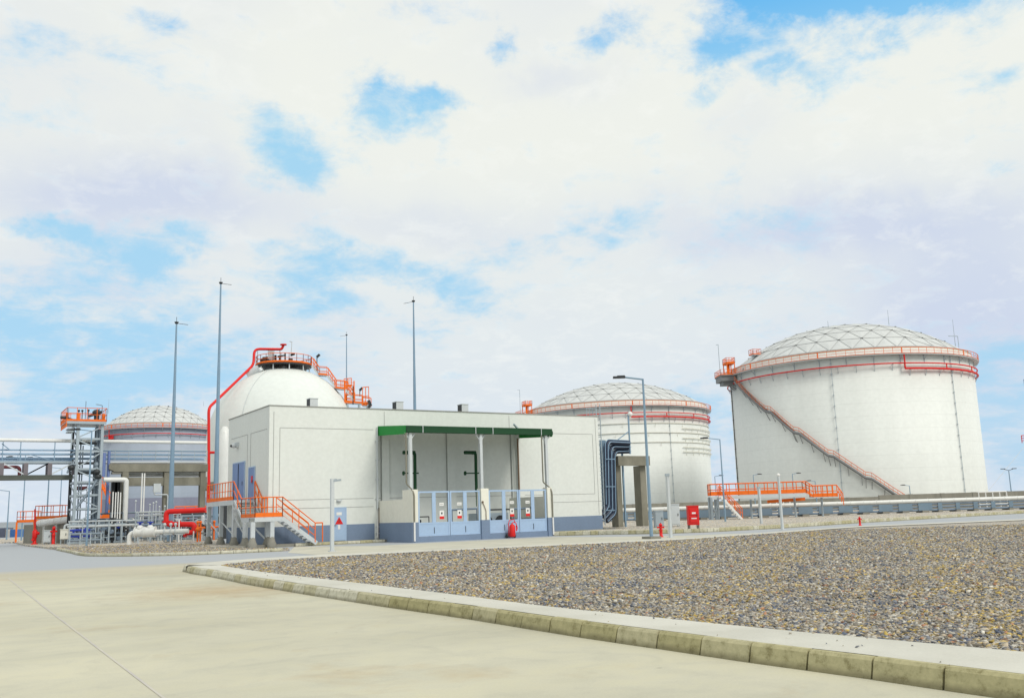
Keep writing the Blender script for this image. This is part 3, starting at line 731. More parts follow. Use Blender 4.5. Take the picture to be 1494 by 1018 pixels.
# canopy: sloping green roof on three white posts
Yc = Yf-4.0
zw, zf = 7.17, 6.84; x0, x1 = Xl, onY(805,632,Yc).x
mb = MB()
def wedge(mb, x0, x1, ya, yb, zta, ztb, zba, zbb):
    mb.add([(x0,ya,zba),(x0,ya,zta),(x0,yb,ztb),(x0,yb,zbb),(x1,ya,zba),(x1,ya,zta),(x1,yb,ztb),(x1,yb,zbb)], [(0,1,2,3),(7,6,5,4),(0,4,5,1),(1,5,6,2),(2,6,7,3),(3,7,4,0)])
wedge(mb, x0, x1, Yf-.003, Yc, zw, zf, zw-.12, zf-.12); cn = mb.build('canopy', GREENT, bld)
mb = MB(); wedge(mb, x0-.03, x0-.001, Yf-.003, Yc-.02, zw+.01, zf+.01, zw-.60, zf-.50); wedge(mb, x1+.001, x1+.03, Yf-.003, Yc-.02, zw+.01, zf+.01, zw-.60, zf-.50); mb.build_each('end_fascia', GREEN, cn)
mb = MB(); mb.box(x0, x1, Yc-.06, Yc-.002, zf-.42, zf+.01); mb.box(x0, x1, Yc-.14, Yc-.061, zf-.40, zf-.14); mb.build('gutter', DGREEN, cn)
mb = MB()
for px in (615.5, 692.5, 717.5, 788): 
    x = onY(px, 630, Yc).x; mb.box(x-.02, x+.02, Yc-.16, Yc-.141, zf-.42, zf+.03)
mb.build_each('bracket', GALVL, cn)
mb = MB()
for i in range(7):
    x = x0+.6+(x1-x0-1.2)*i/6; wedge(mb, x-.05, x+.05, Yf-.01, Yc+.02, zw-.121, zf-.121, zw-.28, zf-.28)
mb.box(x0+.05, x1-.05, Yc+.5, Yc+.6, zf-.30, zf-.13); mb.build('rafter', GALVL, cn)
# yard walls, pillars
yw = thing('yard_wall', (Xl, Yy, 0), 'low cream and blue yard wall with three gate pillars under the canopy', 'wall')
pil = []
for a, b in ((603,609.8),(702,713),(798.5,805.5)): pil.append((onY(a,720,Yy).x, onY(b,720,Yy).x))
X0w = Xl; PH = 3.04
pil[0] = (X0w, pil[0][1])
mb = MB(); mb.box(X0w, X0w+.25, Yy+1.35, Yf-.001, 1.15, 2.5); mb.box(pil[2][1]-.25, pil[2][1], Yy+.5, Yf-.001, 1.15, 2.5)
mb.box(pil[2][1]-.0+.001, pil[2][1]+.9, Yf-.5, Yf-.0015, 1.15, 2.0) if False else None
mb.build_each('wall', CREAM, yw)
mb = MB(); mb.box(X0w-.02, X0w+.25, Yy+1.35, Yf-.001, 0, 1.149); mb.box(pil[2][1]-.25, pil[2][1]+.02, Yy+.5, Yf-.001, 0, 1.149)
mb.box(pil[0][1], pil[1][0], Yy+.05, Yy+.3, 0, .32); mb.box(pil[1][1], pil[2][0], Yy+.05, Yy+.3, 0, .32)
mb.build_each('plinth', BAND, yw)
for i, (a, b) in enumerate(pil):
    yb = Yy+1.349 if i == 0 else Yy+.499
    mb = MB(); mb.box(a, b, Yy, yb, 1.15, PH); p_ = mb.build('pillar', CREAM, yw)
    mb = MB(); mb.box(a-.02, b+.02, Yy-.02, yb, 0, 1.149); mb.build('plinth', BAND, p_)
# posts of the canopy on the pillars
for i, px in enumerate((598.5, 701.5, 797)):
    p = onY(px, 680, Yc+.12); x = p.x
    mb = MB(); mb.box(x-.09, x+.09, Yc+.0, Yc+.2, PH-.02 if i != 1 else PH-.02, zf-.31); q_ = mb.build('post', GALVL if i != 1 else GALVL, bld)
    mb = MB(); mb.box(x-.12, x-.091, Yc+.02, Yc+.1, zf-1.0, zf-.6)
    mb.bar((x-.35,Yc+.1,zf-.4),(x-.09,Yc+.1,zf-.75),.06); mb.bar((x+.35,Yc+.1,zf-.4),(x+.09,Yc+.1,zf-.75),.06); mb.build_each('bracket', GALVL, q_)
# yard pillars reach back under the posts
# gates: four leaves
def gate_leaf(xa, xb, big, lab):
    y = Yy+.12; zb, zt, zm = .33, 2.93, 1.12
    g_ = thing('yard_gate', ((xa+xb)/2, y, zb), lab, 'gate', 'light blue yard gate leaves')
    mb = MB(); fr = .09
    mb.box(xa, xa+fr, y-.03, y+.03, zb, zt); mb.box(xb-fr, xb, y-.03, y+.03, zb, zt); mb.box(xa+fr, xb-fr, y-.03, y+.03, zt-fr, zt); mb.box(xa+fr, xb-fr, y-.03, y+.03, zb, zb+fr)
    xm = (xa+xb)/2; mb.box(xm-.12, xm+.12, y-.026, y+.026, zm, zt-fr); mb.box(xa+fr, xb-fr, y-.028, y+.028, zm-.1, zm)
    mb.build('frame', BLUE, g_)
    mb = MB(); mb.box(xa+fr, xb-fr, y-.016, y+.016, zb+fr, zm-.1); mb.build('panel', BLUE, g_)
    mb = MB(); mb.box(xm-.012, xm+.012, y-.05, y-.03, zb+.15, zb+.5); mb.build('bolt', DARKM, g_)
    return g_, y
m1 = onY(656,740,Yy+.12).x; m2 = onY(757,740,Yy+.12).x
spans = [(pil[0][1]+.05, m1-.02, .74), (m1+.02, pil[1][0]-.05, .30), (pil[1][1]+.05, m2-.02, .76), (m2+.02, pil[2][0]-.05, .30)]
for i, (a, b, sx) in enumerate(spans):
    g_, y = gate_leaf(a, b, 0, ['light blue gate leaf beside the left cream pillar','light blue gate leaf on the left of the middle cream pillar','light blue gate leaf on the right of the middle pillar, behind the red extinguisher','light blue gate leaf beside the right cream pillar'][i])
    sign(g_, a+(b-a)*sx, 1.45, y-.03, 'man')
# equipment in the yard
eq = thing('cooling_unit', (pil[1][1]+1.0, Yy+2.6, 0), 'grey machine with dark fan behind the right gate', 'machine')
mb = MB(); mb.box(pil[1][1]+.4, pil[1][1]+2.6, Yy+2.0, Yy+3.3, .0, 1.55); mb.build('casing', GALV, eq)
mb = MB(); mb.tube((pil[1][1]+1.0, Yy+1.95, 1.0), (pil[1][1]+1.0, Yy+1.999, 1.0), .4, 14); mb.tube((pil[1][1]+2.0, Yy+1.95, 1.0), (pil[1][1]+2.0, Yy+1.999, 1.0), .4, 14); mb.build_each('fan', DARKM, eq)
mb = MB(); mb.pipe([(pil[1][1]+.6, Yy+2.2, 1.55),(pil[1][1]+.6, Yy+2.2, 1.75),(pil[1][1]+2.9, Yy+2.2, 1.75),(pil[1][1]+2.9, Yy+2.2, .0)], .05); mb.build('pipe', DARKM, eq)
mb = MB(); xs = pil[0][1]+.2; mb.box(xs, xs+.28, Yy+1.6, Yy+1.75, 2.05, 2.45); mb.pipe([(xs+.14, Yy+1.7, 2.05),(xs+.05, Yy+1.7, 1.8),(xs+.05, Yy+1.7, .0)], .03)
tag(mb.build('switch_box', DGREEN), 'small green switch box on a stand behind the left gate', 'switch box')
mb = MB(); mb.rail([(pil[0][1]+.2, Yy+1.2, 0),(pil[0][1]+1.3, Yy+1.2, 0)], 1.45, 1.1, .03, 1); mb.sphere((pil[0][1]+.7, Yy+1.2, 1.2), .1, 8)
tag(mb.build('barrier_rail', DARKM), 'low dark rail behind the leftmost gate leaf', 'rail')
for k, (pa, pb, py, z) in enumerate(((655,700,742,1.8),(745,783,741,1.75))):
    xa, xb_ = onY(pa,py,Yy+2.2).x, onY(pb,py,Yy+2.2).x
    mb = MB(); mb.tube((xa, Yy+2.2, z), (xb_, Yy+2.2, z+.06), .06, 8); mb.tube((xa+.2, Yy+2.2, 0), (xa+.2, Yy+2.2, z), .05, 6); mb.tube((xb_-.2, Yy+2.2, 0), (xb_-.2, Yy+2.2, z), .05, 6); mb.tube((xb_-.02, Yy+2.2, z+.05), (xb_+.06, Yy+2.2, z+.06), .1, 8)
    tag(mb.build('barrier_pipe', GPIPE), ['grey pipe on two stands behind the second gate leaf','grey pipe on two stands behind the rightmost gate leaf'][k], 'pipe')
# downpipes
def downpipe(x, y, z0, z1, mats, brk):
    mb = MB(); mb.tube((x,y,z0),(x,y,z1), .05, 8); o = mb.build('downpipe', mats, bld)
    mb = MB()
    for z in brk: mb.box(x-.12, x+.12, y-.02, y+.06, z, z+.05)
    if brk: mb.build('clip', GALVL, o)
downpipe(Xl-.12, Yf-.08, 2.0, 7.1, GALVL, (2.6,3.8,5.0,6.2)); downpipe(Xl-.12, Yf-.08, .25, 1.35, PLATE, (.5,.9))
mb = MB(); mb.tube((Xl-.02, Yf-.07, .2), (Xl-.02, Yf-.07, 2.1), .025, 6); mb.build('downpipe', RUST, bld)
mb = MB(); mb.tube((Xr-.1, Yf-.07, 2.3), (Xr-.1, Yf-.07, 6.55), .06, 8); mb.build('downpipe', RUST, bld)
xg = pil[0][0]+(pil[0][1]-pil[0][0])*.25
for i, (x, y) in enumerate(((pil[0][0]+.08, Yy-.07), (pil[2][1]-.05, Yy-.07))):
    mb = MB(); mb.tube((x,y,.08),(x,y,1.16), .055, 8); o = mb.build('downpipe', PLATE, yw)
    mb = MB(); mb.pipe([(x,y,1.161),(x,y,2.7),(x-.05,y+.1,3.0),(x-.1,Yc-.05,3.4),(x-.1,Yc-.05,zf-.45)], .045, 6); mb.build('downpipe', CONC, yw)
# green vertical fire mains under the canopy
for i, px in enumerate((601.5, 690.5)):
    y = Yf-1.0; x = onY(px+4, 690, y).x; xe = onY(px-6, 660, y).x; zt = onY(px, 660, y).z
    mb = MB(); mb.pipe([(x, y, 2.9 if i else 2.9),(x, y, zt),(x-.0,y+.45,zt)], .10, 10, rad=.2); mb.tube((x-.02,y,2.0),(x-.02,y,2.9),.03,6); o = mb.build('riser_pipe', DGREEN, bld)
    tag(o, 'dark green riser pipe')
    mb = MB(); mb.tube((xe-.35, y, zt), (x, y, zt), .12, 10); z2 = onY(px, 690, y).z; mb.tube((xe-.35, y, z2), (x+.25, y, z2), .04, 8); mb.tube((xe-.37, y, z2), (xe-.3, y, z2), .14, 10); mb.build('valve', DGREEN, o)
mb = MB(); x = onY(704,745,Yy).x; mb.pipe([(x, Yy-.05, 2.2),(x+.1,Yy-.05,2.0),(x+.22,Yy-.05,1.7),(x+.22,Yy-.05,1.15)], .02, 6); mb.sphere((x, Yy-.05, 2.22), .07, 8); mb.build('cable', RUST, yw)
mb = MB(); mb.bar(onY(749.5,618.5,Yf-.7), onY(757,627,Yf-.2), .1, .1); mb.build('floodlight_arm', GALV, bld)
# caged ladder at the right end, roof guard rail
lx = Xb+.25
mb = MB()
for dx in (0, .45): mb.tube((lx+.15+dx*0, Yf+.2+dx, .4), (lx+.15, Yf+.2+dx, BH+.9), .035, 6)
for i in range(26): mb.tube((lx+.15, Yf+.2, .6+i*.31), (lx+.15, Yf+.65, .6+i*.31), .02, 5)
ld = mb.build('ladder', GALV, bld)
mb = MB(); mb.rail([(Xb-.9, Yf+.1, BH), (Xb-.05, Yf+.1, BH)], .55, .3, .02, 2); mb.build('roof_rail', GALV, bld)
# ------------------------------------------------------------------ helpers for rings
def ring_pts(c, r, z, a0, a1, n): return [V((c[0]+r*math.cos(a0+(a1-a0)*i/n), c[1]+r*math.sin(a0+(a1-a0)*i/n), z)) for i in range(n+1)]
def kiewitt(c, R0, zr, hc, n=6):
    """faceted shallow dome: triangulated rings; returns panels MB and strut MB"""
    Rs = (R0*R0+hc*hc)/(2*hc); amax = math.asin(min(1, R0/Rs))
    rows = []
    for k in range(n+1):
        a = amax*k/n; r = Rs*math.sin(a); z = zr+hc-Rs*(1-math.cos(a)); m = max(1, 6*k)
        rows.append([V((c[0]+r*math.cos(2*math.pi*j/m+.2), c[1]+r*math.sin(2*math.pi*j/m+.2), z)) for j in range(m)])
    pa, st = MB(), MB(); E = set()
    def edge(a, b, A, B):
        key = tuple(sorted((A, B)))
        if key not in E: E.add(key); u = V((0,0,.06)); st.bar(a+u, b+u, .055, .07); st.sphere(a+u, .26, 6, .5)
    tri = []
    for k in range(1, n+1):
        mo, mi = 6*k, max(1, 6*(k-1))
        for s_ in range(6):
            for j in range(k):
                o = s_*k+j; i = s_*(k-1)+j if k > 1 else 0
                tri.append(((k, o), (k, (o+1) % mo), (k-1, i % mi)))
                if j < k-1: tri.append(((k-1, i % mi), (k, (o+1) % mo), (k-1, (i+1) % mi)))
    for t in tri:
        p = [rows[a][b] for a, b in t]
        # panel slightly bulged at its centre
        cc = (p[0]+p[1]+p[2])/3+V((0,0,.22))
        pa.add(p+[cc], [(0,1,3),(1,2,3),(2,0,3)])
        for x in range(3): edge(p[x], p[(x+1) % 3], t[x], t[(x+1) % 3])
    return pa, st
def tank(c, r, zg, label, wallmat, domeh, rings=(), red=None, stair=None, n=96, plat=None, orange=ORANGEL, conduits=(), low=None):
    c = V((c[0], c[1], 0)); tk = thing('storage_tank', c, label, 'storage tank', 'domed storage tanks')
    zt = zg+1.0
    if low:
        mb = MB(); mb.lathe(c, [(r, low), (r, zt), (r-.4, zt)], n); mb.build('wall', wallmat, tk)
        mb = MB(); mb.lathe(c, [(r+.01, 0), (r+.01, low)], n); mb.build('lower_wall', low_shade_mat, tk)
    else:
        mb = MB(); mb.lathe(c, [(r, 0), (r, zt), (r-.4, zt)], n); mb.build('wall', wallmat, tk)
    mb = MB(); mb.lathe(c, [(r-.35, zt-.3), (r-.35, zt+.45)], n); mb.build('roof_rim', CREAM, tk)
    mb = MB(); mb.lathe(c, [(r-.35, zt+.451), (r-.2, zt+.451), (r-.2, zt+.58), (r-.9, zt+.66)], n, smooth=False); mb.build('roof_gutter', STRUT, tk)
    pa, st = kiewitt(c, r-.7, zt+.45, domeh); d_ = pa.build('dome_roof', ALU, tk); st.build('roof_ribs', STRUT, d_)
    # gallery
    w_ = 1.0
    mb = MB(); mb.lathe(c, [(r+.01, zg-.12), (r+w_, zg-.12), (r+w_, zg+.14), (r+w_-.06, zg+.14), (r+w_-.06, zg), (r+.01, zg)], n, smooth=False); gl = mb.build('gallery', GALVL, tk)
    mb = MB(); m = int(2*math.pi*r/1.6); rp = ring_pts(c, r+w_, zg, 0, 2*math.pi, m)
    for p in rp[:-1]: mb.tube(p, p+V((0,0,1.1)), .045, 4, cap=False)
    for h in (.08, .55, 1.1): mb.sweep([p+V((0,0,h)) for p in rp[:-1]], .065 if h != .55 else .045, 5, True)
    for i in range(0, m, 9): mb.bar(rp[i]+V((0,0,.1)), rp[i]+V((0,0,1.1)), .3, .06, up=(rp[i]-c))
    mb.build('railing', ORANGEL, gl)
    mb = MB()
    for i in range(0, m, 3):
        a = 2*math.pi*i/m; d = V((math.cos(a), math.sin(a), 0)); p = c+d*r
        mb.bar(p+V((0,0,zg-1.2)), p+d*w_+V((0,0,zg-.15)), .07, .07); mb.bar(p+d*.04+V((0,0,zg-1.7)), p+d*.04+V((0,0,zg-.15)), .1, .1)
    mb.build_each('gallery_bracket', GALV, gl)
    a_c = math.atan2(-c.y, -c.x)      # angle facing the viewer
    # fire water rings
    if red is not None:
        mb = MB(); mb.sweep(ring_pts(c, r+.55, zg-1.75, 0, 2*math.pi, n)[:-1], .13, 6, True)
        a0, a1 = red; mb.sweep(ring_pts(c, r+.55, zg-2.75, a0, a1, 40), .21, 6)
        for i in range(5):
            q = c+V((math.cos(a0+(a1-a0)*i/4), math.sin(a0+(a1-a0)*i/4), 0))*(r+.55); mb.tube(q+V((0,0,zg-2.8)), q+V((0,0,zg-1.75)), .12, 6)
        q = c+V((math.cos(a0), math.sin(a0), 0))*(r+.7); mb.tube(q+V((0,0,zg-2.8)), q+V((0,0,zg+.2)), .14, 6)
        rr = mb.build('fire_water_ring', RED, tk)
        mb = MB()
        for i in range(0, m, 2):
            a = 2*math.pi*i/m; d = V((math.cos(a), math.sin(a), 0)); p = c+d*r
            zb = zg-3.0 if a0 < (a if a < math.pi else a-2*math.pi) < a1 or a0 < a < a1 else zg-2.0
            mb.bar(p+d*.5+V((0,0,zb+.1)), p+V((0,0,zb-1.0)), .08, .08); mb.bar(p+V((0,0,zb+.1)), p+d*.6+V((0,0,zb+.1)), .08, .08)
        mb.build_each('ring_bracket', GALV, tk)
    for z in rings:
        mb = MB(); mb.lathe(c, [(r+.01, z-.08), (r+.18, z-.08), (r+.18, z+.06), (r+.01, z+.06)], n, smooth=False)
        for i in range(0, m, 5):
            a = 2*math.pi*(i+(z*7) % 3)/m; d = V((math.cos(a), math.sin(a), 0)); p = c+d*r; mb.bar(p+V((0,0,z-1.0)), p+d*.4+V((0,0,z-.15)), .06, .06)
        mb.build('stiffener_ring', CREAM, tk)
    for a, rr_, mt in conduits:
        d = V((math.cos(a), math.sin(a), 0)); q = c+d*(r+.16); mb = MB(); mb.tube(q, q+V((0,0,zg)), rr_, 6)
        for i in range(int(zg/2)): mb.box(q.x-.14, q.x+.14, q.y-.14, q.y+.14, 1+i*2, 1.06+i*2)
        mb.build('conduit', mt, tk)
    return tk, c, zt
def tank_center(pl, pr, py, r):
    a, b = ray(pl, py)[0], ray(pr, py)[0]; aa, ab = math.atan2(a.x, a.y), math.atan2(b.x, b.y)
    am, hf = (aa+ab)/2, (ab-aa)/2; d = r/math.sin(hf); return V((d*math.sin(am), d*math.cos(am), 0)), d
low_shade_mat = paint('purple_grey_tank_shade', (.24,.25,.33), .55, dirt=.35, scale=.2, streak=.3)  # shade on the leftmost tank's lower wall, put into its colour
# right tank
T1, d1 = tank_center(1070.5, 1433, 640, 24); 
za = [cylhit(px, py, T1, 25.0)[1] for px, py in ((1180, 523.0), (1250, 517.7), (1330, 517))]
zg1 = sum(za)/3
def ang(px, py, c, r): return cylhit(px, py, c, r)[0]
a_red0 = ang(1320, 535, T1, 24.5); a_red1 = a_red0+1.5
cA = ang(1222, 640, T1, 24); cB = ang(1394, 600, T1, 24)
tk1, c1, zt1 = tank(T1, 24, zg1, 'huge white tank with a ribbed dome and a stair climbing its wall, rightmost tank', TANK, 8.3, red=(a_red0, a_red1), conduits=((cA, .05, GALV), (cB, .06, GALV), (ang(1078, 640, T1, 24)-.12, .1, DARKM)))
print('tank1', T1, d1, zg1, zt1)
# spiral stair
path = [(1073.5,557),(1118,600),(1126,601.5),(1159,631),(1167,632.5),(1209,664.5),(1217,666),(1263,697),(1272,698.5),(1303,719.5)]
pp = []
for px, py in path:
    a, z = cylhit(px, py, T1, 24.9)
    if pp and abs(a-pp[-1][0]) > math.pi: a += 2*math.pi*(1 if a < pp[-1][0] else -1)
    pp.append((a, z))
pp[-1] = (pp[-1][0], pp[-1][1]); 
ex = (pp[-1][0]+(pp[-1][0]-pp[-2][0])*1.0, 0.3); pp.append(ex)
mb_s, mb_t, mb_r, mb_b = MB(), MB(), MB(), MB()
for (a0, z0), (a1, z1) in zip(pp, pp[1:]):
    k = max(2, int(abs(z1-z0)/.25), int(abs(a1-a0)*24/1.0)); A = []; B = []
    for i in range(k+1):
        a = a0+(a1-a0)*i/k; z = z0+(z1-z0)*i/k; d = V((math.cos(a), math.sin(a), 0))
        A.append(c1+d*24.25+V((0,0,z))); B.append(c1+d*25.2+V((0,0,z)))
    mb_s.sweep(A, .16, 4); mb_s.sweep(B, .25, 4)
    for i in range(k):
        m = (A[i]+A[i+1])/2; m2 = (B[i]+B[i+1])/2; mb_t.bar(m, m2, .3, .04)
    for h in (.55, 1.1): mb_r.sweep([p+V((0,0,h)) for p in B], .055, 4)
    for i in range(0, k+1, max(1, int(1.3/max(.05, (B[1]-B[0]).length)))): mb_r.tube(B[i], B[i]+V((0,0,1.1)), .035, 4)
    for i in range(0, k+1, max(1, int(3.0/max(.05, (B[1]-B[0]).length)))):
        d = (B[i]-A[i]).normalized(); w0 = A[i]-d*.25; mb_b.bar(w0+V((0,0,-1.8)), B[i]+V((0,0,-.1)), .08, .08); mb_b.bar(w0+V((0,0,-.1)), B[i]+V((0,0,-.1)), .08, .08)
sp = mb_s.build('stair', DKRIB, tk1); mb_t.build('tread', DKRIB, sp); mb_r.build('railing', ORANGEL, sp); mb_b.build_each('bracket', DKRIB, sp)
def gallery_platform(tk, c, r, zg, a, hgt=3.2):
    """stair-head platform, raised stand and lamp on the rim"""
    d = V((math.cos(a), math.sin(a), 0)); t = V((-d.y, d.x, 0)); o = c+d*(r+1.4)+V((0,0,zg))
    mb = MB(); mb.obox(o+V((0,0,-.1)), t*2.6, d*1.9, (0,0,.12)); mb.obox(o+d*.2+V((0,0,-.75)), t*2.3, d*1.6, (0,0,.5)); mb.obox(o+d*.1+V((0,0,-1.6)), t*1.5, d*1.1, (0,0,.34)); mb.bar(o+d*1.6+V((0,0,-.3)), c+d*r+V((0,0,zg-3)), .16); mb.bar(o+d*1.6+t*1.5+V((0,0,-.3)), c+d*r+t*1.2+V((0,0,zg-3)), .16); g_ = mb.build('head_platform', DKRIB, tk)
    mb = MB(); cr = [o+t*2.6+d*1.9, o-t*2.6+d*1.9, o-t*2.6-d*1.2]; mb.rail([o+t*2.6-d*1.2]+cr, 1.1, .8, .04, 2, toe=.2)
    q = o+V((0,0,2.6))-d*.6; mb.obox(q, t*1.5, d*.9, (0,0,.15)); mb.rail([q+t*1.5+d*.9, q-t*1.5+d*.9, q-t*1.5-d*.9, q+t*1.5-d*.9, q+t*1.5+d*.9], 1.1, .7, .05, 2, toe=.3)
    for s1 in (-1, 1):
        for s2 in (-1, 1): mb.bar(o+t*1.4*s1+d*(.8*s2-.6), q+t*1.4*s1+d*.8*s2, .14)
    mb.bar(o+t*1.5, q-t*.3, .5, .08)
    mb.build('railing', ORANGE, g_)
    mb = MB(); l0 = o+d*1.8+t*1.6; mb.tube(l0, l0+V((0,0,6.5)), .06, 5); mb.bar(l0+V((0,0,6.5)), l0+V((0,0,6.7))-t*1.6, .12, .08); mb.build('lamp', GALV, g_)
def rim_step(tk, c, r, zt, a):
    d = V((math.cos(a), math.sin(a), 0)); t = V((-d.y, d.x, 0)); q = c+d*(r-3.0)+V((0,0,zt+2.6))
    mb = MB(); mb.obox(q, t*.9, d*.9, (0,0,.1)); mb.bar(q, c+d*(r+.5)+V((0,0,zt-.6)), .7, .12); g_ = mb.build('roof_step', GALVL, tk)
    mb = MB(); mb.rail([q+t*.9+d*.9, q-t*.9+d*.9, q-t*.9-d*.9, q+t*.9-d*.9, q+t*.9+d*.9], 1.1, .8, .045, 2, toe=.25); mb.build('railing', ORANGEL, g_)
aL = ang(1074, 560, T1, 24)-.0
gallery_platform(tk1, c1, 24, zg1, aL-.06); rim_step(tk1, c1, 24, zt1, aL-.16 if aL < 0 else aL+.16)
def rods(tk, spec):
    for px, yb, yt, dp in spec:
        p = P(px, yb, dp); q = P(px, yt, dp); mb = MB(); mb.tube(p, (p.x, p.y, q.z), .06, 5, r2=.03); mb.build('lightning_rod', GALV, tk)
rods(tk1, [(1208.5, 478, 468, 170), (1297, 474, 452, 179), (1394, 505, 466, 165)])
mb = MB(); p = P(1399, 507, 160); mb.tube(p, p+V((0,0,2)), .05, 5); mb.bar(p+V((0,0,2)), p+V((-1.3,.9,2.1)), .1); mb.build('lamp', GALV, tk1)
# middle tank
T2, d2 = tank_center(768, 1034.5, 640, 24)
zg2 = sum(cylhit(px, py, T2, 25.0)[1] for px, py in ((850, 593.5),(905, 591),(960, 592)))/3
ar0 = ang(921, 606, T2, 24.5)
tk2, c2, zt2 = tank(T2, 24, zg2, 'white tank with ribbed dome and cream rings, behind the right end of the building', TANK, 7.0,
    rings=[cylhit(905, y, T2, 24.4)[1] for y in (617.5, 631.5, 645.5)], red=(ar0, ar0+1.5), conduits=((ang(979, 660, T2, 24), .05, GALV),))
aR = ang(1000, 640, T2, 24)
for y in (624.5, 638.5, 652, 658.5):
    z = cylhit(1000, y, T2, 24.4)[1]; mb = MB(); mb.sweep(ring_pts(c2, 24.3, z, aR-.05, aR+1.6, 30), .1, 5)
    for i in range(14):
        a = aR+i*.11; d = V((math.cos(a), math.sin(a), 0)); mb.bar(c2+d*24+V((0,0,z-.9)), c2+d*24.4+V((0,0,z)), .08)
    mb.build('stiffener_ring', CREAM, tk2)
aL2 = ang(775, 620, T2, 24)
gallery_platform(tk2, c2, 24, zg2, aL2-.02)
# left, narrower tank
T3, d3 = tank_center(148, 314, 640, 16)
zg3 = sum(cylhit(px, py, T3, 17.0)[1] for px, py in ((200, 623.5),(232, 622.5),(265, 623.0)))/3
tk3, c3, zt3 = tank(T3, 16, zg3, 'narrower blue grey tank with low dome behind the pipe bridge, leftmost of the tanks', TANKB, 6.4, red=(-9, -8.9), n=80, low=8.5)
rods(tk3, [(158, 603, 582, 245), (297, 592, 585, 250)])
print('zg', zg1, zg2, zg3, d2, d3)

# ------------------------------------------------------------------ insulated hemispherical tank
DT = 120.0; pc = P(413, 650, DT); c4 = V((pc.x, pc.y, 0)); R4 = 9.45; zs = 11.2
k4 = thing('dome_tank', c4, 'white tank with a smooth round top, orange crown platform and red riser pipe', 'storage tank')
mb = MB(); pr = [(R4, 6.2), (R4, zs)]+[(R4*math.cos(t)+1e-4, zs+R4*math.sin(t)*1.02) for t in [math.pi/2*i/20 for i in range(1, 21)]]
mb.lathe(c4, pr, 64); mb.build('shell', DOMEW, k4)
mb = MB(); mb.lathe(c4, [(.01, 5.4), (R4+.5, 5.4), (R4+.5, 6.19), (.01, 6.19)], 48, smooth=False)
for i in range(12):
    a = i*math.pi/6; mb.tube(c4+V((8*math.cos(a), 8*math.sin(a), 0)), c4+V((8*math.cos(a), 8*math.sin(a), 5.4)), .45, 10)
mb.build('base_slab', CONCG, k4)
xR = V((math.cos(YAW), -math.sin(YAW), 0)); yR = V((math.sin(YAW), math.cos(YAW), 0))     # picture right / away
for a_ in (math.radians(252),):
    a = a_-YAW; mb = MB(); pts = [c4+V((math.cos(a)*(R4*math.cos(t)+.03), math.sin(a)*(R4*math.cos(t)+.03), zs+(R4*math.sin(t)+.03)*1.02)) for t in [math.pi/2*i/20*.86 for i in range(21)]]
    mb.sweep([c4+V((math.cos(a)*(R4+.0), math.sin(a)*(R4+.0), 6.3))]+pts, .03, 5); mb.build('seam', GALVL, k4)
topz = zs+R4*1.02
# crown platform ring (elliptic in view: centre px ~ 413, half width 40 px)
rp = 40/F*DT; zp = P(413, 527.5, DT-rp).z; pc_ = c4+V((0,0,zp)); 
mb = MB(); mb.lathe(c4, [(.6, zp-.2), (rp, zp-.2), (rp, zp-.02), (.6, zp-.02)], 40, smooth=False); pf = mb.build('crown_platform', DARKM, k4)
mb = MB()
for i in range(10):
    a = i*math.pi/5+.2; q = c4+V((math.cos(a)*rp*.92, math.sin(a)*rp*.92, 0)); zz = zs+math.sqrt(max(0, R4**2-(rp*.92)**2))*1.02; mb.tube(q+V((0,0,zz)), q+V((0,0,zp-.2)), .08, 6)
mb.build_each('leg', GALVL, pf)
mb = MB(); rg = ring_pts(c4, rp, zp, 0, 2*math.pi, 22); mb.rail(rg, 1.15, 1.5, .04, 2); mb.sweep([p+V((0,0,.1)) for p in rg[:-1]], .14, 4, True); mb.build('railing', ORANGE, pf)
# instruments on the crown
def pt(px, py, dd=0): return P(px, py, DT+dd)
mb = MB(); q = pt(395.5, 517); mb.obox(q, xR*.35, yR*.35, (0,0,.75)); mb.tube(pt(395.5,524), pt(395.5,530), .25, 8); mb.build('instrument_box', GALVL, k4)
mb = MB()
for px, y0, y1, rr in ((386,521,529,.3),(402,518,529,.15),(408,519,529,.12),(416,515,529,.1),(424,523,530,.3),(392,524,530,.4)):
    mb.tube(pt(px,y1), pt(px,y0), rr, 8)
mb.tube(pt(405,520), pt(417,518), .1, 6); mb.tube(pt(380,526), pt(392,522), .25, 8); mb.tube(pt(424,518), pt(430,516), .16, 6); mb.build('nozzle', DARKM, k4)
mb = MB(); mb.tube(pt(375.5,528,1), pt(376,511,1), .06, 5); mb.tube(pt(408.5,528), pt(408.5,510), .06, 5); mb.build('pipe_stay', GALV, k4)
# red riser pipe
mb = MB(); mb.pipe([base(304, 785, DT-R4-1, 6.6)+V((0,0,-4.2)), pt(304.5,594.5,-R4-1)+V((0,0,0)), pt(317,583,-R4+1), pt(370,532,-2.5), pt(371,509,-2), pt(411,509.5,-1), pt(413.5,503.5,-1)], .17, 10, rad=.7); mb.tube(pt(413.5,503.5,-1), pt(413.5,502,-1), .42, 10); mb.build('riser_pipe', RED, k4)
mb = MB(); mb.tube(pt(304.5,660,-R4-1), pt(334,659,-R4-1), .15, 8); mb.build('branch_pipe', RED, k4)
mb = MB(); mb.tube(pt(361,547,-3), pt(378,537.5,-3), .5, 10); mb.tube(pt(378,538,-3), pt(381,542,-3), .4, 10); mb.build('vent_duct', GALVL, k4)
mb = MB(); mb.tube(pt(424.5,520), pt(426,499), .05, 5); mb.bar(pt(426,499), pt(422.5,498), .2, .1); mb.build('lamp', GALVL, k4)
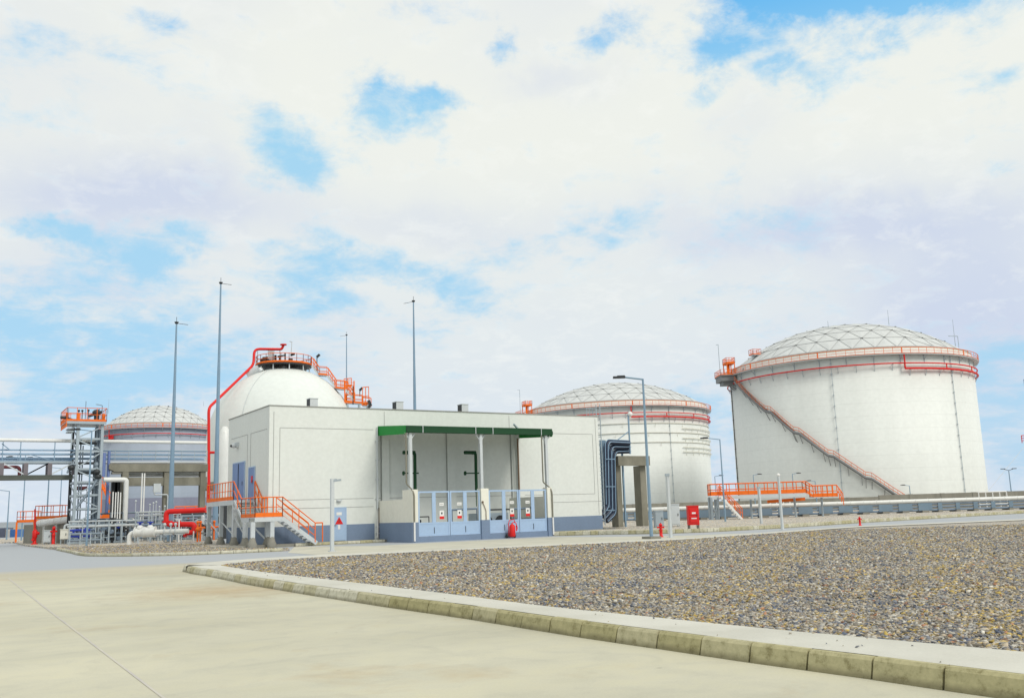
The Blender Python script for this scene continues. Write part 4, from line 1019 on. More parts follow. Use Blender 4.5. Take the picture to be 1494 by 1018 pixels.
for (px, y0, y1) in ((462.5,541,520),(525,578,568.5)):
    mb = MB(); mb.tube(pt(px,y0), pt(px,y1), .06, 5); mb.bar(pt(px-.5,y1+1), pt(px+4,y1-3), .35, .25); mb.build('lamp', DARKM, k4)
# stepped stair down the right flank: treads, landings, rails
def flight(a, b, wv, mbs, mbt, n, sw=.12, th=.2):
    a, b, wv = V(a), V(b), V(wv)
    for q in (a, a+wv): mbs.bar(q, b+(q-a), sw*.5, th)
    for i in range(n):
        p = a.lerp(b, (i+.5)/n); dirh = V((b.x-a.x, b.y-a.y, 0)); run = dirh.length/n; dh = dirh.normalized()
        mbt.obox(p+wv/2, wv/2*.96, dh*run*.42, (0,0,.02))
ms, mt_, mr_ = MB(), MB(), MB(); wv = yR*1.0
segs = [((455,534),(463,547)),((463,547),(476,547)),((476,547),(488,563)),((488,563),(503,563.5)),((503,563.5),(505,588)),((505,588),(526,589)),((503,566),(520,590))]
stairpts = [((455,533),(464,546.5),'f'),((464,546.5),(477,547.5),'l'),((477,548),(489,565),'f'),((488,566),(506,568),'l'),((504,568),(516,584),'f'),((504,587),(528,588.5),'l'),((528,591),(540,592),'l')]
for a, b, kd in stairpts:
    A, B = pt(*a, -1.0), pt(*b, -1.0)
    if kd == 'f': flight(A, B, wv, ms, mt_, 7)
    else: mt_.obox((A+B)/2+wv/2, (B-A)/2, wv/2, (0,0,.08)); 
    for off in (V((0,0,0)), wv): mr_.rail([A+off, B+off], 1.1, .9, .04, 2, toe=(.25 if kd == 'l' else None))
mr_.rail([pt(504,587,-1), pt(504,587,-1)+wv], 1.1, .5, .05, 3)
q = pt(508,567,-1); q2 = pt(508,557,-1)
for dx in (0, 1.2): mr_.bar(pt(503,588,-1)+xR*dx, pt(503,556,-1)+xR*dx, .12)
mr_.rail([pt(502,565,-1), pt(513,564,-1)], 1.1, .5, .05, 4, toe=.3)
mr_.rail([pt(529,591,-1), pt(538,590,-1)], 2.3, .35, .05, 2, toe=.35)
for i in range(9): mr_.tube(pt(503,588,-1)+xR*.0+V((0,0,i*.33)), pt(503,588,-1)+xR*1.2+V((0,0,i*.33)), .035, 5)
so_ = ms.build('stair', GALVL, k4); mt_.build('tread', GALV, so_); mr_.build('railing', ORANGE, so_)
mb = MB(); mb.bar(pt(515,563,-1), pt(515,590,-1), .1); mb.bar(pt(540,592,-1), pt(535,597,-1), .3); mb.bar(pt(488,567,-1), pt(500,585,-1), .35, .2); mb.bar(pt(538,584,-1), pt(541,592,-1), .35); mb.build('bracket', DARKM, so_)
# column supporting the lower landings
mb = MB(); 
for px in (507, 524, 537): q = pt(px, 590, -1.0); mb.bar((q.x, q.y, 0), q, .25)
mb.build('stair_tower', GALV, so_)
# slender white vessel beside the shell
vp = P(326.5, 700, 84); mb = MB(); zt_ = P(326.5, 622, 84).z; mb.lathe((vp.x, vp.y, 0), [(.62, 1.5+1.6), (.75, 5.0), (.70, zt_-2.5), (.48, zt_-.6), (.2, zt_), (.01, zt_)], 20); ve = mb.build('vessel', WPIPE)
tag(ve, 'slender white upright vessel with tapered top, between the dome tank and the building', 'vessel')
mb = MB(); mb.tube((vp.x, vp.y, 0), (vp.x, vp.y, 3.09), .5, 12); mb.build('skirt', DARKM, ve)

# ------------------------------------------------------------------ lightning masts
def mast(pxb, pxt, yt, d, rb, label):
    b = base(pxb, 780, d); t = P(pxt, yt, d); H = t.z; m = thing('lightning_mast', b, label, 'mast', 'lightning masts')
    mb = MB(); n = 3
    for i in range(n):
        z0, z1 = H*i/n, H*(i+1)/n; r0_ = rb*(1-.75*i/n); r1_ = rb*(1-.75*(i+1)/n); mb.tube(b+V((0,0,z0)), b+V((0,0,z1)), r0_, 12, r2=r1_*1.05)
    mb.build('pole', MAST, m)
    mb = MB(); mb.tube(b+V((0,0,.2)), b, rb*1.8, 12); mb.build('base_plate', CONCG, m)
    mb = MB(); mb.tube(b+V((0,0,H-.05)), b+V((0,0,H+.1)), .10, 10, r2=.17); mb.tube(b+V((0,0,H)), b+V((0,0,H+.5)), .02, 5); mb.tube(b+V((0,0,H)), b+V((0,0,H))+xR*.9*(1 if pxb < 400 else -1)+V((0,0,-.15)), .02, 5); mb.build('air_terminal', DARKM, m)
mast(313.5, 322.8, 413.5, 76, .23, 'tallest lightning mast, in front of the white round-topped tank')
mast(247.8, 258.2, 471.5, 71, .22, 'blue grey lightning mast standing before the concrete gantry and the leftmost tank')
mast(505.6, 504.8, 489, 132, .2, 'thin lightning mast rising above the orange stair of the round-topped tank')
mast(607.5, 603.3, 440, 84, .22, 'lightning mast rising behind the roof of the white building')

# ------------------------------------------------------------------ lamp posts
def lamp_post(px, yb, pxt, yt, d, arm, label, r=.07, plinth=False, z0=0.0, dirn=-1):
    b = base(px, yb, d, z0); H = P(pxt, yt, d).z-z0; m = thing('street_lamp', b, label, 'lamp post', 'lamp posts')
    mb = MB(); mb.tube(b, b+V((0,0,H)), r, 10, r2=r*.55); mb.build('pole', MAST, m)
    e_ = b+V((0,0,H))+xR*arm*dirn+V((0,0,arm*.12)); mb = MB(); mb.tube(b+V((0,0,H-.03)), e_, r*.5, 6); mb.build('arm', MAST, m)
    mb = MB(); dd = xR*dirn; mb.obox(e_+dd*.25, dd*.32, yR*.13, (0,0,.05)); mb.obox(e_+dd*.15+V((0,0,.06)), dd*.2, yR*.09, (0,0,.03)); mb.build('lamp_head', DARKM, m)
    if plinth: mb = MB(); mb.box(b.x-.35, b.x+.35, b.y-.35, b.y+.35, z0-.0, z0+.12); mb.build('plinth', CONCG, m)
    return m
lamp_post(950.6, 785, 939.8, 552.5, 49, 1.0, 'tall grey lamp post on a concrete plinth in front of the middle tank', .095, True, 0, -1)
lamp_post(1058.6, 763, 1050, 640.5, 81, 1.1, 'lamp post standing in front of the orange crossover, between the two white tanks', .08)
lamp_post(126, 798.7, 131.5, 628, 66, .9, 'light blue lamp post in front of the steel tower', .075)
lamp_post(66.3, 792, 69, 670, 87, 1.7, 'lamp post under the pipe bridge, next to the white cabinet', .08)
lamp_post(31, 788.5, 35, 668, 104, 1.6, 'thin lamp post under the pipe bridge, second from the left edge', .08)
lamp_post(9.4, 788, 11.2, 716, 113, 1.3, 'lamp post with a low arm at the left edge of the picture', .09)
lamp_post(86.5, 762, 89, 683, 150, 1.8, 'distant lamp post just left of the steel tower', .1)
for i, (px, pyt, dirn, lab) in enumerate(((1044.5,694.5,1,'small lamp behind the left end of the orange crossover'),(1101,692.5,1,'small lamp behind the middle of the orange crossover'),(1158.5,691,1,'small lamp behind the orange crossover, right of the white camera pole'),(1191,701.5,-1,'small lamp above the lower orange walkway'),(1328.5,708,-1,'small lamp in front of the rightmost tank, right of the foot of its stair'))):
    lamp_post(px+1, 735, px, pyt, 140, .7, lab, .09, dirn=dirn)
b = base(1476, 722, 165); H = P(1472.5, 686, 165).z; m = thing('street_lamp', b, 'distant double-armed lamp right of the rightmost tank', 'lamp post', 'lamp posts')
mb = MB(); mb.tube(b, b+V((0,0,H)), .12, 8, r2=.07); mb.build('pole', MAST, m)
for s_ in (-1, 1):
    mb = MB(); mb.tube(b+V((0,0,H)), b+V((0,0,H+.3))+xR*s_*.9, .05, 5); mb.obox(b+V((0,0,H+.3))+xR*s_*1.0, xR*.35, yR*.15, (0,0,.06)); mb.build('lamp_head', DARKM, m)
# white camera poles
def cam_pole(px, yb, pxt, yt, d, label, kind, r=.06, z0=0.0):
    b = base(px, yb, d, z0); H = P(pxt, yt, d).z-z0; m = thing('camera_pole', b, label, 'camera pole', 'white camera poles')
    mb = MB(); mb.bar(b, b+V((0,0,H)), r*2, r*2, up=(0,1,0)); mb.build('pole', GALVL, m)
    mb = MB(); mb.box(b.x-.14, b.x+.14, b.y-.14, b.y+.14, z0, z0+.03); mb.build('base_plate', GALVL, m)
    if kind == 'dome':
        mb = MB(); mb.sphere(b+V((0,0,H+.03)), .10, 12); mb.build('camera', PLATE, m)
    elif kind == 'arm':
        mb = MB(); q = b+V((0,0,H-.1)); mb.bar(q+xR*.05, q+xR*.38+V((0,0,.04)), .09, .08); mb.bar(q+V((0,0,.08)), q+xR*.2+V((0,0,.08)), .05, .03); mb.build('camera', GALV, m)
    else:
        mb = MB(); q = b+V((0,0,H)); mb.obox(q, xR*.1, yR*.1, (0,0,.06)); mb.build('camera', GALV, m)
cam_pole(484.5, 808, 484.5, 698, 40.5, 'white square pole with a small camera, in front of the small blue door', 'arm', .07, .16)
cam_pole(978.9, 787.5, 974.9, 692.5, 45, 'white pole standing right of the tall grey lamp post', 'cap', .065, .16)
cam_pole(1142, 775.7, 1138, 693.5, 52, 'white pole with a round camera dome in front of the orange crossover', 'dome', .055, .16)
cam_pole(1111, 765.4, 1107.3, 711, 68, 'shorter white pole left of the one with the round camera dome', 'cap', .075)

# ------------------------------------------------------------------ right: strip, rack, wall, crossover
ys = [(805,781.5),(878,779.8),(960,778.5),(1030,776.3),(1140,770.5),(1250,763),(1494,748.5)]
yw_ = [G(a, b) for a, b in ys]; yw_.append(yw_[-1]+(yw_[-1]-yw_[-2])*2)
back = [P(1900, 740, 190), P(1000, 740, 240), P(890, 745, 190)]
pts = [V((p.x,p.y,0)) for p in yw_]
mb = MB(); pl_ = [(p.x, p.y) for p in offset(pts, .1)]+[(p.x, p.y) for p in back]+[(Xb+1.3, Yr+5), (Xb+1.3, Yf-1.5)]
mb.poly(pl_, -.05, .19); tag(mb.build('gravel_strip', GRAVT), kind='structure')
kerb_blocks('kerb', pts, .5, .25, .14, KERB, 1, ch=.02, batter=.01, tn=.72)
# bund wall
for (pa, pb, d0, d1_, zt_, lab) in ((880, 1282, 150, 150, 2.15, 'long low concrete wall before the two white tanks'), (1283, 1700, 128, 128, 2.25, 'low concrete wall section before the right end of the rightmost tank')):
    a, b = base(pa, 735, d0), base(pb, 725, d1_)
    mb = MB(); dv = (b-a).normalized(); nv = V((-dv.y, dv.x, 0)); mb.obox((a+b)/2+V((0,0,zt_/2)), (b-a)/2, nv*.2, (0,0,zt_/2))
    for i in range(1, 9): 
        q = a.lerp(b, i/9); mb.obox(q+V((0,0,zt_/2)), dv*.25, nv*.26, (0,0,zt_/2+.03))
    tag(mb.build('bund_wall', CONCG), lab, 'wall')
# sleeper pipe rack
A0 = P(880, 750, 96); A1 = P(1640, 735, 101); A0.z = A1.z = 0
rk = thing('pipe_rack', (A0+A1)/2, 'low rack of blue grey pipes on short supports along the gravel strip', 'pipe rack')
dv = (A1-A0).normalized(); nv = V((-dv.y, dv.x, 0)); LL = (A1-A0).length
mb = MB()
for j, z in enumerate((.42, .75, 1.05)):
    for k in range(3): mb.tube(A0+nv*k*.5+V((0,0,z)), A1+nv*k*.5+V((0,0,z)), .085 if j else .11, 8)
mb.build('pipe', GPIPE, rk)
x = 1.0; rnd = random.Random(2); i = 0
mbp, mbs_ = MB(), MB()
while x < LL-1.5:
    long_ = 1.5 if x < LL*.62 else .45
    c_ = A0+dv*(x+long_/2)
    mbp.obox(c_-nv*.14+V((0,0,.78)), dv*long_/2, nv*.03, (0,0,.36+rnd.uniform(-.03,.03)))
    mbs_.obox(c_+nv*.5+V((0,0,.25)), dv*min(.35,long_/2), nv*.7, (0,0,.15))
    x += long_+ (.65 if x < LL*.62 else 1.5)
mbp.build_each('cover_panel', paint('blue_grey_cover', (.18,.26,.34), .55, dirt=.25, scale=.8), rk); mbs_.build_each('support', CONCG, rk)
mb = MB(); mb.tube(A0-nv*.05+V((0,0,1.38)), A1-nv*.05+V((0,0,1.38)), .20, 12)
for i in range(40):
    q = A0.lerp(A1, (i+.5)/40)-nv*.05+V((0,0,1.38)); mb.tube(q-dv*.03, q+dv*.03, .225, 12)
tag(mb.build('large_pipe', WPIPE, rk), 'thick white insulated pipe on top')
# white small frames by the wall
for k, (x0_, x1_, lab) in enumerate(((1124, 1153, 'small white pipe frame behind the rack, below the orange crossover'), (1430, 1471, 'small white pipe frame behind the rack, near the right edge'))):
    mb = MB(); a, b = base(x0_, 740, 108), base(x1_, 740, 108); a.z = b.z = .1; mb.rail([a, b], P(x0_, 731.5 if not k else 719, 108).z, .8, .06, 3)
    tag(mb.build('pipe_stand', PLATE), lab, 'pipe stand')
# orange crossover platform
dX = 93.0
def cp(px, z, dd=0): p = base(px, 736, dX+dd); p.z = z; return p
zc_ = P(1060, 722, dX).z; 
xo = thing('crossover_platform', cp(1040, .1), 'orange railed crossover platform with stairs over the pipe rack', 'platform')
mb = MB(); a, b = cp(1037.5, zc_), cp(1178, zc_); wv = yR*1.2
mb.obox((a+b)/2+wv/2+V((0,0,-.12)), (b-a)/2, wv/2, (0,0,.06)); 
for q in (a, a+wv): mb.bar(q+V((0,0,-.28)), q+(b-a)+V((0,0,-.28)), .1, .22)
a2, b2 = cp(1188, zc_-.45), cp(1223, zc_-.45); mb.obox((a2+b2)/2+wv/2, (b2-a2)/2, wv/2, (0,0,.06)); dk = mb.build('deck', GALVL, xo)
mb = MB(); mb.rail([a, b], 1.1, .9, .045, 2, toe=.38); mb.rail([a+wv, b+wv], 1.1, .9, .045, 2, toe=.3); mb.rail([a, a+wv], 1.1, .6, .045, 2, toe=.3); mb.rail([b, a2], 1.1, .5, .045, 2, toe=.2); mb.rail([b+wv, a2+wv], 1.1, .5, .045, 2); mb.rail([a2, b2], 1.1, .5, .05, 2, toe=.35); mb.rail([a2+wv, b2+wv], 1.1, .6, .045, 2, toe=.3)
mb.rail([b2, cp(1231, zc_-1.3)], 1.1, .4, .045, 2)
mb.bar(cp(1120, zc_-.75, 1.5), cp(1175, zc_-.6, 1.5), .2, .3)
mb.build('railing', ORANGE, xo)
mb = MB()
for px in (1038.3, 1047.5): 
    for off in (V((0,0,0)), wv): q = cp(px, .1)+off; mb.bar(q, V((q.x,q.y,zc_-.2)), .17, .17, up=(0,1,0))
mb.bar(cp(1038.5,.3), cp(1047.3,1.6), .07); mb.bar(cp(1047.3,.3), cp(1038.5,1.6), .07)
for px in (1100, 1165, 1205): q = cp(px, .1)+wv; mb.bar(q, V((q.x,q.y,zc_-.5)), .15, .15, up=(0,1,0))
mb.build_each('leg', GALV, xo)
ms, mt_, mr_ = MB(), MB(), MB(); s0, s1 = cp(1050, zc_-.1, -.1), cp(1079, .12, -.1); flight(s0-yR*.9, s1-yR*.9, yR*.8, ms, mt_, 10); so_ = ms.build('stair', PLATE, xo); mt_.build('tread', GALV, so_)
mr_.rail([s0, s1+V((0,0,.1))], 1.0, .8, .04, 2); mr_.rail([s0-yR*.9, s1-yR*.9+V((0,0,.1))], 1.0, .9, .035, 2); mr_.build('railing', ORANGE, so_)
# cabinets, fire box, hydrants
def cabinet(pa, pb, yt, yb, d, z0, mat, label, name='electric_cabinet', legs=.15, dp=.45):
    a, b = base(pa, yb, d, z0), base(pb, yb, d, z0); H = P(pa, yt, d).z-z0; xh = (b-a)/2; n_ = yR*dp; c_ = (a+b)/2+n_
    m = thing(name, V((c_.x, c_.y, z0)), label, 'cabinet'); 
    mb = MB(); mb.obox(c_+V((0,0,legs+(H-legs)/2)), xh, n_, (0,0,(H-legs)/2)); mb.build('case', mat, m)
    mb = MB(); mb.obox(c_+V((0,0,H+.02)), xh*1.06, n_*1.1, (0,0,.03)); mb.build('lid', mat, m)
    f = (a+b)/2-yR*.012; mb = MB(); mb.obox(f+V((0,0,legs+(H-legs)*.5)), xh*.86, yR*.01, (0,0,(H-legs)*.44)); do = mb.build('door', mat, m)
    mb = MB(); mb.obox(f-yR*.03+xh*.6+V((0,0,legs+(H-legs)*.5)), xh*.06, yR*.02, (0,0,.09)); mb.build('handle', DARKM, do)
    mb = MB()
    for s1 in (-1, 1):
        for s2 in (-1, 1): mb.obox(c_+xh*.85*s1+n_*.8*s2+V((0,0,legs/2)), xR*.03, yR*.03, (0,0,legs/2))
    mb.build_each('leg', DARKM if mat is RED else GALV, m); return m, c_, H, xh
cabinet(956.5, 968.5, 745.5, 764, 66, .13, LBPIPE if False else GALV, 'small grey blue cabinet beside the tall lamp post')
cabinet(979.5, 992.5, 735.5, 763, 68, .13, GALVL, 'taller pale grey cabinet right of the white pole')
m, c_, H, xh = cabinet(1005.5, 1021, 738.5, 769.5, 58, .13, RED, 'bright red fire hose cabinet on black legs', 'fire_cabinet', .32, .3)
mb = MB(); f = c_-yR*.34
for k in (-1, 1): mb.obox(f+V((0,0,.32+(H-.32)*(.5+.2*k))), xh*.7, yR*.012, (0,0,(H-.32)*.16))
mb.build('panel', RED, m)
mb = MB(); mb.obox(f-yR*.02+V((0,0,H*.72)), xh*.35, yR*.005, (0,0,.05)); mb.obox(f-yR*.02+V((0,0,H*.5)), xh*.5, yR*.005, (0,0,.03)); mb.build('sign', PLATE, m)
def hydrant(px, yb, yt, d, z0, label, r=.13):
    b = base(px, yb, d, z0); H = P(px, yt, d).z-z0; m = thing('fire_hydrant', b, label, 'hydrant', 'red fire hydrants')
    mb = MB(); mb.lathe(b, [(r*1.5,0),(r*1.5,.05),(r,.06),(r,H*.45),(r*1.15,H*.47),(r*1.15,H*.55),(r*.9,H*.56),(r*.9,H*.8),(r*1.2,H*.81),(r*1.1,H*.88),(r*.4,H*.95),(.01,H*.96)], 14); mb.build('barrel', RED, m)
    mb = MB()
    for s_ in (-1, 1): mb.tube(b+V((0,0,H*.68)), b+xR*s_*r*2.0+V((0,0,H*.68)), r*.5, 10); mb.tube(b+xR*s_*r*1.8+V((0,0,H*.68)), b+xR*s_*r*2.2+V((0,0,H*.68)), r*.65, 10)
    mb.tube(b+V((0,0,H*.68)), b-yR*r*2.1+V((0,0,H*.68)), r*.6, 10); mb.build('outlet', RED, m)
    mb = MB(); mb.tube(b+V((0,0,H*.95)), b+V((0,0,H)), r*.3, 6); mb.build('valve_nut', DARKM, m)
hydrant(964.3, 775.5, 762, 51, .0, 'red hydrant beside the foot of the tall lamp post', .085)
hydrant(1254.5, 761.5, 753, 62, .0, 'small red hydrant far right in front of the pipe rack', .065)
hydrant(77.5, 794, 766, 78, .1, 'slim red hydrant between the two pale cabinets', .12)
# wheeled extinguisher by the gate
E_ = onY(746.5, 785, Yy-.25); e0 = V((E_.x, Yy-.35, 0)); m = thing('fire_extinguisher', e0, 'red wheeled fire extinguisher in front of the light blue gates', 'fire extinguisher')
mb = MB(); mb.lathe(e0, [(.01,.06),(.16,.07),(.19,.14),(.19,.70),(.13,.80),(.05,.84),(.05,.90)], 16); mb.build('cylinder', RED, m)
mb = MB(); mb.pipe([e0+V((-.16,.18,.1)), e0+V((-.16,.18,.8)), e0+V((-.05,.22,1.08)), e0+V((.3,.22,1.12)), e0+V((.3,.18,.9))], .025, 6); mb.pipe([e0+V((0,0,.93)), e0+V((.2,-.1,.95)), e0+V((.3,-.12,.6)), e0+V((.22,-.12,.4)), e0+V((.26,-.05,.75))], .028, 6); mb.build('hose', RED, m)
for s_ in (-1, 1):
    mb = MB(); mb.tube(e0+V((s_*.25,.2,.13)), e0+V((s_*.31,.2,.13)), .13, 14); mb.build('wheel', DARKM, m)
# concrete portal
dP = 71.0
pl0 = base(907, 769, dP, .1); zt_ = P(907, 664.5, dP).z; zb_ = P(907, 678.5, dP).z
po = thing('concrete_portal', pl0, 'bare concrete portal of two columns and a beam beside the building', 'portal frame')
bx0 = pl0.x; bx1 = None
x = pl0.x
while proj((x, pl0.y, 5))[0] < 948: x += .05
bx1 = x; y0 = pl0.y; yb = y0
while proj((bx0, yb, 5))[0] > 896: yb += .05
mb = MB(); mb.box(bx0, bx1, y0, yb, zb_, zt_); mb.build('beam', CONC, po)
for (pa, pb, yo) in ((899.5, 906.5, .5), (934.5, 943, .5)):
    y_ = y0+yo; xa = onY(pa+1, 720, y_).x; xb_ = onY(pb+1, 720, y_).x
    mb = MB(); mb.box(xa, xb_, y_, y_+.8, .0, zb_-.002); mb.build('column', CONC, po)
# cable ladder bending over beside the building
ct = thing('cable_tray', (Xb+1.2, Yf+3, 0), 'bundle of dark blue cable trays bending down the right end of the building', 'cable tray')
yT = Yf+1.2
mbd, mbl = MB(), MB()
for k, (tx, ty, bx, by_) in enumerate(((918,646,884.5,747),(918,652,889.5,752),(918,658,894.5,757))):
    p0 = onY(918, ty, yT+k*.25); p1 = onY(bx+3, ty-1.5+k*1.0, yT+k*.25); p1b = onY(bx, ty+5+k, yT+k*.25); p2 = onY(bx+1.5, by_-8, yT+k*.25); p3 = onY(bx-7-k*1.5, by_+3, yT+k*.25)
    mbd.pipe([p0, p1, p1b, p2, p3], .20, 6, rad=.25)
    o_ = V((.0,-.22,0)); mbl.pipe([p0+o_, p1+o_, p1b+o_, p2+o_, p3+o_], .035, 5, rad=.3)
    o_ = V((-.18,-.12,.18)); mbl.pipe([p0+o_, p1+o_, p1b+o_, p2+o_], .03, 5, rad=.3)
mbd.build('cable_bundle', BLACKB, ct); mbl.build('side_rail', LBPIPE, ct)
mb = MB()
for y_ in (669.5, 709.5, 744): a, b = onY(883.5,y_,yT-.3), onY(897,y_,yT-.3); mb.bar(a, b, .06, .06)
a, b = onY(916.5,604,yT), onY(919.5,662,yT); mb.bar((b.x,b.y,b.z), (b.x,b.y,a.z), .09, .09, up=(0,1,0)); mb.bar((b.x,b.y,P(914,620,66).z), onY(899,643,yT), .06, .06)
x_ = onY(884, 700, yT+1.0).x; 
for xx in (Xb+.75, x_+1.6):  mb.bar((xx, yT+.9, 0), (xx, yT+.9, onY(884,644,yT).z), .12, .12, up=(0,1,0))
for i in range(22): mb.bar((Xb+.7, yT+.7, .6+i*.3), (Xb+1.25, yT+.7, .6+i*.3), .04, .04)
mb.box(onY(877.5,700,yT+.5).x, onY(886.5,700,yT+.5).x, yT+.5, yT+.54, .9, 6.7)
mb.build('frame', MAST, ct)
mb = MB(); q = V((b.x, b.y, a.z)); mb.sphere(q+xR*.15, .2, 12); mb.build('camera', PLATE, ct)
# far right flare mast
b = base(1516, 720, 230); m = thing('flare_mast', b, 'guyed mast with pinkish red railings cut by the right edge of the picture', 'mast')
mb = MB(); mb.tube(b, b+V((0,0,30)), .3, 8); mb.build('pole', MAST, m)
mb = MB()
for z in (P(1500,645,230).z, P(1500,713,230).z-1): mb.rail([b+xR*-1.5+V((0,0,z)), b+xR*2.5+V((0,0,z))], 1.8, 1, .1, 3, toe=.5); mb.rail([b+xR*-1.5+yR*2+V((0,0,z)), b+xR*2.5+yR*2+V((0,0,z))], 1.8, 1, .1, 3)
mb.build('railing', RED, m)
mb = MB(); mb.tube(P(1516,625,230), P(1440,718,215), .05, 4); mb.build('guy_wire', STRUT, m)
# ------------------------------------------------------------------ access stair at the left side of the building
GB = .12
Xp = onX(341, 730, Xa).x; 
# outer edge X of the platform: the point at px 341 on the level of flight top
Yt = Yf+0.0
while proj((Xa, Yt, FLZ))[0] > 371.5: Yt += .05          # top of the first flight at the wall
Xo = Xa
while proj((Xo, Yt, FLZ))[0] > 341: Xo -= .02
Ye = Yt
while proj((Xo, Ye, FLZ))[0] > 302: Ye += .1
Yb = Yf
while proj((Xa, Yb, 1.75))[0] > 383.5: Yb += .05         # bottom of the first flight
LZ = 1.72
Xe = Xa; Yl = Yf-1.7
while proj((Xe, Yl, LZ))[0] < 412: Xe += .05
Xt = Xe
while proj((Xt, Yl+.0, .2))[0] < 461: Xt += .05
Xs = Xo
while proj((Xs, Yl, LZ))[0] < 353.5: Xs += .02
print('stair', Xa, Xo, Yt, Ye, Yb, Xe, Xt, Xs, Yf)
Xw = Xa-.06
st = thing('access_stair', (Xo, Yl, GB), 'orange railed steel stair and platform leading to the blue side doors of the building', 'stair')
mb = MB(); mb.box(Xo, Xw, Yt, Ye, FLZ-.08, FLZ-.02); mb.box(Xo, Xw, Yt, Yt+.08, FLZ-.3, FLZ-.081); mb.box(Xo, Xo+.08, Yt+.081, Ye, FLZ-.3, FLZ-.081)
mb.box(Xo, Xw, Yl+1.2, Yb, LZ-.06, LZ); mb.box(Xs, Xe, Yl, Yl+1.199, LZ-.06, LZ); mb.box(Xs, Xe, Yl, Yl+.08, LZ-.26, LZ-.061); mb.box(Xo, Xo+.08, Yl+1.2, Yb, LZ-.26, LZ-.061)
mb.build('platform', GALVL, st)
ms, mt_, mr_ = MB(), MB(), MB()
flight((Xo+.04, Yt, FLZ-.1), (Xo+.04, Yb, LZ-.05), (Xw-.1-Xo, 0, 0), ms, mt_, 7)
fl = ms.build('stair_flight', GALVL, st); mt_.build('tread', GALV, fl)
ms, mt_ = MB(), MB(); flight((Xe, Yl+.02, LZ-.08), (Xt, Yl+.02, .14), (0, 1.05, 0), ms, mt_, 9, th=.24); fl2 = ms.build('stair_flight', GALVL, st); mt_.build('tread', GALV, fl2)
mb = MB()
mb.rail([(Xo, Ye, FLZ), (Xo, Yt, FLZ)], 1.1, .62, .028, 2, toe=.22); mb.rail([(Xo, Yt, FLZ), (Xo, Yb, LZ)], 1.1, .9, .028, 2)
mb.rail([(Xw, Yt-.2, FLZ), (Xw, Yb, LZ)], 1.1, .8, .035, 2); mb.rail([(Xw-.02, Yb, LZ), (Xw-.02, Yf-.1, LZ)], 1.1, .5, .03, 2)
mb.rail([(Xo, Yb, LZ), (Xs-.0, Yl, LZ)], 1.1, .9, .028, 2, toe=.2); mb.rail([(Xs, Yl, LZ), (Xe, Yl, LZ)], 1.1, .62, .028, 2, toe=.24)
mb.rail([(Xe, Yl, LZ), (Xt-.1, Yl, .2)], 1.1, 1.0, .028, 3); mb.rail([(Xe, Yl+1.12, LZ), (Xt-.1, Yl+1.12, .2)], 1.1, 1.0, .028, 3)
mb.rail([(Xt-.1, Yl, .22), (Xt+.35, Yl, .22)], 1.08, .45, .035, 1)
mb.build('railing', ORANGE, st)
def leg(x, y, zt):
    mb = MB(); mb.bar((x,y,GB+.45), (x,y,zt), .23, .23, up=(0,1,0)); o = mb.build('leg', GALVL, st)
    mb = MB(); mb.lathe((x,y,0), [(.27,GB-.1),(.27,GB+.12),(.22,GB+.2),(.14,GB+.48),(.01,GB+.5)], 10); mb.build('footing', CONCG, o)
for i in range(3): 
    y = Yt+.15+(Ye-Yt-.3)*i/2; leg(Xo+.12, y, FLZ-.3); leg(Xw-.3, y, FLZ-.3) if i else None
def xat(px, y, z):
    x = Xo-3
    while proj((x, y, z))[0] < px: x += .02
    return x
leg(xat(368, Yl+.15, 1), Yl+.15, LZ-.26); leg(xat(396.5, Yl+.15, 1), Yl+.15, LZ-.26); leg(Xo+.12, Yb-.4, LZ-.26); leg(xat(358, Yl+1.3, 1), Yl+1.3, LZ-.26); leg(xat(389, Yl+1.2, 1), Yl+1.1, LZ-.26)
mb = MB(); a, b = xat(368, Yl+.15, 1), xat(396.5, Yl+.15, 1)
mb.bar((a+.1,Yl+1.1,1.4),(b-.1,Yl+1.1,.5),.09); mb.bar((Xo+.12,Yt+.3,GB+.6),(Xo+.12,Yt+3,1.5),.06); mb.bar((Xo+.12,Yt+3.4,GB+.6),(Xo+.12,Ye-.4,1.5),.06); mb.bar((Xo+.12,Yb-.3,GB+.6),(Xo+.12,Yt,1.7),.06)
mb.build_each('brace', GALVL, st)

# ------------------------------------------------------------------ left gravel plot
lk = [G(a, b) for a, b in [(35,796.5),(60,799.5),(82,802.5),(104,807),(125.5,811.3),(200,811.3),(268,810),(345,807),(423,803.3)]]
lk = [V((p.x,p.y,0)) for p in lk]
kerb_blocks('kerb', smooth(lk[2:], 2), .6, GB+.03, .14, KERB, 1, ch=.02, batter=.01, tn=.85)
plot = offset(lk, .1); 
far_l = [V((Xa-3.4, Yf-1.3, 0)), V((Xa-.1, Yf-.5, 0)), V((Xa-.1, Yr+1, 0)), V((Xa+20, 140, 0)), V((-80, 150, 0)), base(-60, 790, 95), base(20, 790, 96)]
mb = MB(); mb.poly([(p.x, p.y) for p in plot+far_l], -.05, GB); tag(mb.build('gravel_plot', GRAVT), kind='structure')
stones('gravel', plot+[V((Xa-3.4, Yf-1.3, 0)), base(300, 790, 62), base(120, 790, 72)], GB, [(40,56,200,.03),(56,66,110,.035)], 9)

